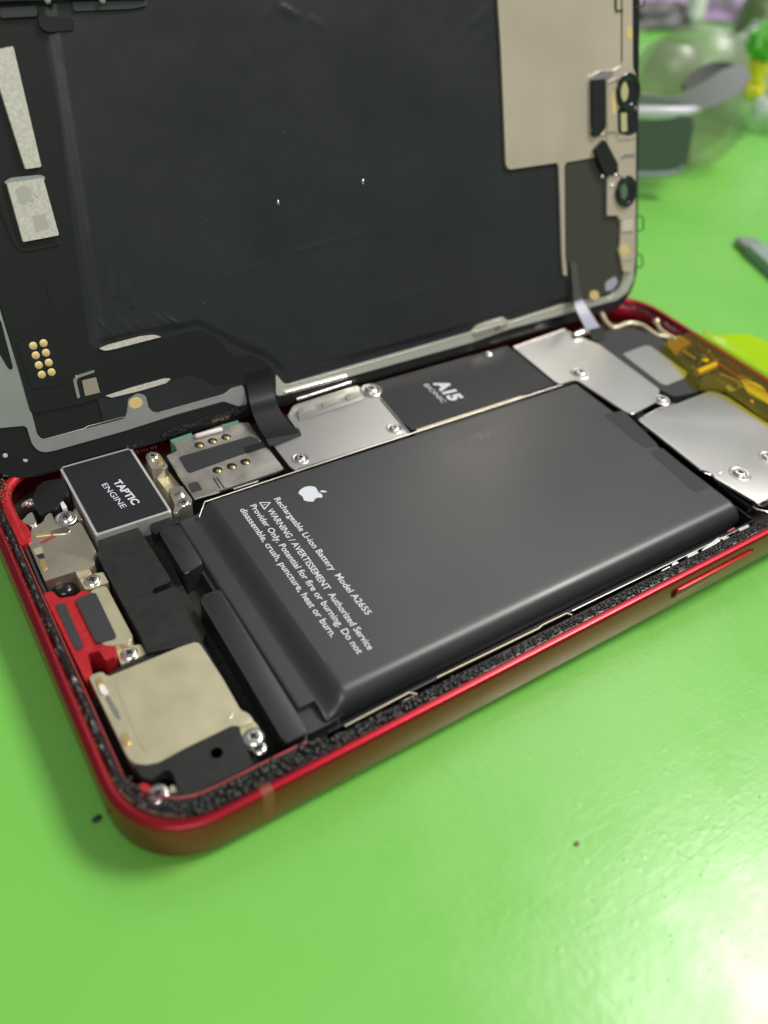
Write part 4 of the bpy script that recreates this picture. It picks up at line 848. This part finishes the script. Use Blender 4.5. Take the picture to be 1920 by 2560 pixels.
# lilac sensor flex on the right
Lk = [DW(1425, 655, 1.0), DW(1430, 715, 1.4), DW(1434, 756, 1.8), PW(1447, 790, 9.0), PW(1466, 826, 6.8)]
Rk = [DW(1441, 655, 1.0), DW(1447, 705, 1.4), DW(1455, 748, 1.8), PW(1476, 782, 9.0), PW(1499, 818, 6.8)]
cl, cr = curve3(Lk, 30), curve3(Rk, 30)
bm = bmesh.new(); strip(bm, [inv @ v for v in cl[:16]], [inv @ v for v in cr[:16]], 0.12); finish(bm, 'sensor_flex', M['smokyflex'], disp, sharp=50)
bm = bmesh.new(); strip(bm, [inv @ v for v in cl[15:]], [inv @ v for v in cr[15:]], 0.12); finish(bm, 'sensor_flex', M['lilac'], disp, sharp=50)
prism('flex_socket', TP([(1470, 826), (1500, 812), (1516, 838), (1506, 850), (1482, 852)], 6.2), 4, 6.2, M['void'], phone, bev=0.1, r=0.3)

# ---------------------------------------------------------------- amber polyimide tape over the phone's top end, tail over the mat
def G2P(v): return PHONE.inverted() @ v
tp = thing('polyimide_tape', 'yellow transparent tape over the top end of the red phone, its tail over the mat', 'tape', PHONE)
bm = bmesh.new()
out = rnd([T(1655, 858, 7.35), T(1733, 827, 7.35), (147.2, 45), (147.2, 8), (137, 8), T(1930, 1056, 7.35), T(1800, 972, 7.35), T(1748, 966, 7.35), T(1700, 900, 7.35)], 0.3, 3)
prism('x', out, 7.30, 7.36, None, None, bev=0, r=0, bm=bm); finish(bm, 'tape_sheet', M['tape'], tp, sharp=50)
bm = bmesh.new(); A_ = []; B_ = []
for k in range(15):
    t = k / 14; y = 49.6 - t * 46; rip = 0.5 * math.sin(k * 1.7)
    A_.append(Vector((147.1, y, 7.36))); B_.append(Vector((147.4 + 11 * sstep(0, 0.25, t) + 4.5 * t + rip, y + 7.5 * sstep(0.0, .3, t) * (1 - .2 * t), 7.2 + 1.0 * sstep(0, .4, t) * math.cos(k * .8))))
rows = []
for a, b in zip(A_, B_):
    rows.append([bm.verts.new(a.lerp(b, j / 6) + Vector((0, 0, 0.5 * math.sin(j / 6 * math.pi) + 0.18 * noise.noise(Vector((a.y * .5, j, 0)))))) for j in range(7)])
for a, b in zip(rows, rows[1:]):
    for j in range(6): bm.faces.new((a[j], a[j + 1], b[j + 1], b[j]))
finish(bm, 'tape_tail', M['tapeflap'], tp, sharp=180)
# parts under the tape: lens barrels, gold and orange flex of the phone's front camera bay
prism('sensor_bay', [(133.6, 8), (143, 8), (143, 52), (139.5, 57.5), (132.5, 50.5), (132.0, 34.5), (133.6, 33)], 1.0, 4.6, M['void'], phone, bev=0.1, r=0.4)
prism('bay_flex', TP([(1672, 846), (1700, 838), (1730, 858), (1706, 870), (1690, 890), (1668, 864)], 6.2), 4, 6.2, M['debris'], phone, bev=0.2, r=0.4)
bm = bmesh.new(); lathe(bm, [(0, 5.6), (1.8, 5.6), (2.0, 6.2), (2.6, 6.2), (2.8, 5.8), (2.8, 3)], (*T(1755, 880, 6), 0), 24); finish(bm, 'bay_lens', M['glass'], phone, sharp=50)
bm = bmesh.new(); tube(bm, [(*T(1742, 932, 6), 5.9), (*T(1788, 912, 6), 5.9)], 0.75, 10); finish(bm, 'gold_cylinder', M['goldflat'], phone, sharp=50)
prism('bay_plate', TP([(1745, 975), (1760, 930), (1860, 955), (1820, 975), (1800, 985)], 5.2), 3, 5.2, M['label'], phone, bev=0.1, r=0.4)
prism('bay_strip', TP([(1812, 968), (1822, 962), (1925, 1040), (1925, 1066)], 6.0), 3, 6.0, M['usb'], phone, bev=0.1, r=0.2)
prism('bay_strip', TP([(1850, 945), (1900, 960), (1925, 990), (1925, 1012), (1870, 985)], 6.0), 3, 6.0, M['chip'], phone, bev=0.1, r=0.2)
bm = bmesh.new(); tube(bm, [(*T(x, y, 6.6), 6.5) for x, y in ((1778, 888), (1792, 905), (1856, 948), (1925, 985))], 0.14, 6); finish(bm, 'orange_line', mat('orange_flex', (.6, .14, .03), .4), phone, sharp=50)
for q, zz, m_ in ((((1690, 862), (1712, 880), (1738, 898)), 5.6, 'goldflat'), (((1700, 852), (1735, 868), (1748, 862)), 5.9, 'debris'), (((1800, 935), (1840, 952), (1900, 992)), 5.4, 'goldflat'), (((1790, 950), (1835, 972), (1880, 1000), (1930, 1030)), 5.2, 'silver'), (((1770, 905), (1800, 900), (1836, 915)), 5.8, 'silver'), (((1812, 900), (1860, 925), (1925, 960)), 6.2, 'debris'), (((1838, 960), (1850, 940), (1880, 950)), 6.0, 'silver')):
    bm = bmesh.new(); tube(bm, [(*T(x, y, zz), zz) for x, y in q], 0.2, 6); finish(bm, 'bay_wire', M[m_], phone, sharp=60)
for k in range(16):
    x0, y0 = random.uniform(1700, 1900), 0; y0 = 868 + (x0 - 1700) * 0.52 + random.uniform(5, 40); cx_, cy_ = T(x0, y0, 5.5)
    if cx_ > 144: continue
    w_, h_ = random.uniform(.3, .9), random.uniform(.3, 1.2); prism('bay_component', [(cx_, cy_), (cx_ + w_, cy_), (cx_ + w_, cy_ + h_), (cx_, cy_ + h_)], 4.5, random.uniform(4.9, 5.7), M[random.choice(['chip', 'goldflat', 'silver', 'glass', 'pad'])], phone, bev=0.06, r=0.1)
bm = bmesh.new(); lathe(bm, [(0, .6), (.8, .5), (1.0, 0)], (*T(1870, 958, 6), 5.4), 16); lathe(bm, [(0, .5), (.35, .4), (.5, 0)], (*T(1879, 1005, 6), 5.9), 12); lathe(bm, [(0, .5), (.8, .4), (1.2, 0)], (*T(1762, 893, 6), 5.6), 16); finish(bm, 'gold_stud', M['goldflat'], phone, sharp=50)

# ---------------------------------------------------------------- things lying round about
def crumb(name, px, py, r, m, label):
    g = G(px, py); bm = bmesh.new(); bmesh.ops.create_icosphere(bm, subdivisions=2, radius=1)
    for v in bm.verts: v.co = Vector((v.co.x * r * 1.2, v.co.y * r * .8, v.co.z * r * .6)) * (1 + 0.35 * noise.noise(v.co * 2.3 + Vector((px, 0, 0))))
    o = finish(bm, name, m, sharp=60); o.location = (g.x, g.y, r * 0.35); o['label'] = label; o['category'] = 'crumb'; return o
crumb('crumb', 243, 2050, 0.50, M['crumb'], 'small black crumb on the green mat left of the phone\'s near corner')
crumb('crumb', 1441, 2110, 0.34, M['browncrumb'], 'tiny brown crumb on the green mat right of the phone, near the glare')
# grey handled tool
a, b = G(1866, 583, 3.5), G(1990, 690, 3.5)
tool = thing('hand_tool', 'blurred grey round-ended tool handle lying on the mat beyond the phone', 'tool', Matrix.Translation((a.x, a.y, 0)))
dd = (b - a).normalized(); sd = Vector((-dd.y, dd.x, 0))
def flatbar(name, u0, u1, w, z0, z1, m, nose=0.0):
    pp = [(u0, -w * .62), (u0 + nose * .2, -w), (u1, -w * 1.1), (u1, w * 1.1), (u0 + nose * .2, w), (u0, w * .62)]
    bm = bmesh.new(); prism('x', pp, z0, z1, None, None, bev=0.5, r=nose, bm=bm, seg=3)
    for v in bm.verts: q = dd * v.co.x + sd * v.co.y; v.co = Vector((q.x, q.y, v.co.z))
    finish(bm, name, m, tool, sharp=50)
flatbar('blade', 0, 70, 3.3, 0.6, 2.4, M['tool'], 1.6)
flatbar('grip_sleeve', 7, 70, 3.6, 0.3, 3.2, mat('pale_green_grip', (.24, .34, .29), .5), 1.0)
g2 = None

# round clear case with a grey strap and dark square face
base = G(1655, 470, 0)
case = thing('clear_case', 'blurred round clear case with grey strap and dark square face beside the display', 'case', Matrix.Translation(base))
right = (PHONE.to_3x3() @ r0); right.z = 0; right.normalize(); back = Vector((-right.y, right.x, 0))
CW = PHONE @ CAM
def V(px, py, d, o=None):                                        # the point of the upright plane d behind the origin that shows at this pixel
    o = base if o is None else o; dr = PHONE.to_3x3() @ ray(px, py); t = ((o + back * d) - CW).dot(back) / dr.dot(back); return CW + dr * t - o
bm = bmesh.new(); cc = V(1712, 268, 34)
zt = V(1745, 48, 34).z; hr = zt / 2; rw = (V(1868, 200, 34) - cc).to_2d().length
prof = [(rw * math.cos(a), hr * math.sin(a)) for a in [math.radians(-86 + k * 9.4) for k in range(18)]]
lathe(bm, prof, (cc.x, cc.y, hr + 0.3), 40)
finish(bm, 'case_shell', M['clear'], case, sharp=60)
bm = bmesh.new(); lathe(bm, [(0, 0.6), (12, 0.8), (18, 4.0), (21.5, 10), (23, 16)], (cc.x, cc.y, 0), 32); finish(bm, 'case_base', M['clear'], case, sharp=60)
bm = bmesh.new(); c2 = V(1668, 190, 26); lathe(bm, [(rw * .62 * math.cos(a), rw * .66 * math.sin(a)) for a in [math.radians(-80 + k * 10) for k in range(15)]], c2, 32)
finish(bm, 'inner_cup', M['clear'], case, sharp=60)
bm = bmesh.new()
A_ = curve3([V(1560, 226, -9), V(1640, 238, -9), V(1696, 240, -8), V(1758, 206, -3), V(1806, 174, 4), V(1852, 164, 12)], 40)
B_ = curve3([V(1560, 276, -9), V(1640, 280, -9), V(1706, 278, -8), V(1780, 264, -3), V(1836, 236, 4), V(1868, 194, 12)], 40)
strip(bm, B_, A_, 1.3); finish(bm, 'strap', M['strap'], case, sharp=50)
bm = bmesh.new()
A_ = curve3([V(1704, 212, 0), V(1735, 176, 8), V(1785, 154, 14), V(1830, 158, 15), V(1856, 176, 13)], 30)
B_ = curve3([V(1706, 226, 0), V(1745, 212, 8), V(1790, 192, 14), V(1830, 182, 15), V(1860, 188, 13)], 30)
strip(bm, B_, A_, 1.0); finish(bm, 'strap', mat('dark_strap_lining', (.11, .11, .11), .5), case, sharp=50)
bm = bmesh.new()
pp = rnd([(1560, 286), (1722, 290), (1738, 300), (1716, 420), (1690, 432), (1560, 440)], 12, 5)
lo = [bm.verts.new(V(x, y, -6)) for x, y in pp]; hi = [bm.verts.new(V(x, y, -11)) for x, y in pp]
ft = bm.faces.new(hi); bm.faces.new(lo[::-1])
for i in range(len(pp)): bm.faces.new((lo[i], lo[(i + 1) % len(pp)], hi[(i + 1) % len(pp)], hi[i]))
bmesh.ops.bevel(bm, geom=list(ft.edges), offset=0.9, segments=3, affect='EDGES'); finish(bm, 'face_plate', M['plate'], case, sharp=50)
bm = bmesh.new(); tube(bm, curve3([V(1560, 436, -11), V(1640, 436, -11), V(1690, 430, -11), V(1710, 412, -11)], 16), 1.1, 8); finish(bm, 'plate_rim', mat('blue_grey_rim', (.3, .36, .38), .3), case, sharp=60)
bm = bmesh.new(); tube(bm, [V(1560, 279, -10), V(1640, 282, -10), V(1712, 281, -9), V(1760, 268, -5)], [2.2, 2.2, 1.8, .6], 10); finish(bm, 'plate_edge', mat('pale_grey_edge', (.62, .62, .68), .3), case, sharp=60)

# crumpled clear bag with yellow and green bits
def bagmesh(c, rx, ry, rz, seed):
    bm = bmesh.new(); bmesh.ops.create_icosphere(bm, subdivisions=4, radius=1)
    for v in bm.verts:
        f = 1 + 0.35 * noise.noise(v.co * 2.2 + Vector((seed, 0, 0))) + 0.2 * noise.noise(v.co * 6 + Vector((0, seed, 0))); v.co = Vector((v.co.x * rx, v.co.y * ry, v.co.z * rz)) * f + Vector(c)
    return bm
g = G(1930, 350, 0); bagT = thing('plastic_bag', 'crumpled clear plastic bag holding yellow and green bits at the photo\'s right edge', 'bag', Matrix.Translation(g))
def VB(px, py, d): return V(px, py, d, g)
finish(bagmesh(VB(1915, 220, 24), 15, 22, 27, 3), 'bag_film', M['bag'], bagT, sharp=60)
finish(bagmesh(VB(1886, 185, 4), 4.5, 4, 8, 8), 'yellow_piece', M['yellow'], bagT, sharp=60)
finish(bagmesh(VB(1880, 222, 3), 5, 4, 4, 28), 'yellow_piece', M['yellow'], bagT, sharp=60)
finish(bagmesh(VB(1912, 108, 4), 7, 6, 6, 12), 'green_piece', M['leaf'], bagT, sharp=60)
finish(bagmesh(VB(1902, 272, 0), 3, 3, 4, 15), 'white_highlight', M['white'], bagT, sharp=60)  # white lumps standing in for highlights on the bag
finish(bagmesh(VB(1890, 90, 18), 3, 3, 3, 16), 'white_highlight', M['white'], bagT, sharp=60)
# lilac cloth and white tube at the top right, grey lump behind the case
g = G(1720, 95, 0); bm = bmesh.new(); rows = []
def VC(px, py, d): return V(px, py, d, g)
for i in range(36):
    row = []
    for j in range(12):
        px = 1540 + i * 10; py = 56 - j * 16; q = VC(px, py, 60 + j * 1.5 + 7 * noise.noise(Vector((i * .25, j * .3, 0)))); row.append(bm.verts.new(q))
    rows.append(row)
for a, b in zip(rows, rows[1:]):
    for j in range(11): bm.faces.new((a[j], a[j + 1], b[j + 1], b[j]))
o = finish(bm, 'lilac_cloth', M['purple'], sharp=180); o.location = g; o['label'] = 'blurred lilac cloth bunched at the far edge of the mat'; o['category'] = 'cloth'
o.modifiers.new('thick', 'SOLIDIFY').thickness = 1.5
bm = bmesh.new(); tube(bm, [VC(1732, 46, 30), VC(1738, 25, 31), VC(1752, -40, 34)], [5.5, 6, 6], 18)
o = finish(bm, 'white_tube', mat('white_tube_plastic', (.8, .82, .8), .3), sharp=50); o.location = g; o['label'] = 'white tube standing before the lilac cloth at the top'; o['category'] = 'tube'
o = finish(bagmesh(VC(1630, 66, 25), 34, 14, 12, 33), 'grey_pouch', mat('dark_grey_pouch', (.09, .09, .09), .5), sharp=60); o.location = g; o['label'] = 'dark grey pouch lying behind the clear case beside the display edge'; o['category'] = 'pouch'
bm = bmesh.new(); q = VC(1893, 60, 20); lathe(bm, [(13, -60), (13, 8), (11, 14), (7, 18), (7, 28), (0, 28)], q, 28)
o = finish(bm, 'olive_bottle', mat('olive_glass', (.14, .19, .09), .3), sharp=50); o.location = g; o['label'] = 'blurred olive bottle standing at the top right behind the bag'; o['category'] = 'bottle'
# scratches in the vinyl
M['scratch'] = mat('pale_scratch', (.42, .66, .30), .3)
for q in ([(1560, 2272), (1650, 2210), (1760, 2120), (1850, 2050), (1935, 1995)], [(1236, 1932), (1268, 1915), (1300, 1900)], [(1780, 2075), (1830, 2062)], [(1270, 2030), (1290, 2008)], [(1690, 2130), (1735, 2152)]):
    bm = bmesh.new(); P_ = [G(x, y) for x, y in q]; tube(bm, curve3([(v.x, v.y, 0.0) for v in P_], 20), 0.05, 5); finish(bm, 'scratch', M['scratch'], mo, sharp=60)

items = []
for k in range(70):
    g_ = G(random.uniform(900, 1900), random.uniform(1850, 2520)); rr = random.uniform(.05, .14)
    if g_.y > -1: continue
    items.append((g_.x, g_.y, 0.02, rr * random.uniform(1, 2.2), rr, .06))
for k in range(40):
    g_ = G(random.uniform(0, 900), random.uniform(2150, 2540)); rr = random.uniform(.04, .09); items.append((g_.x, g_.y, 0.02, rr, rr, .05))
ico_blobs('surface_dust', items, M['scratch'], mo, 1)
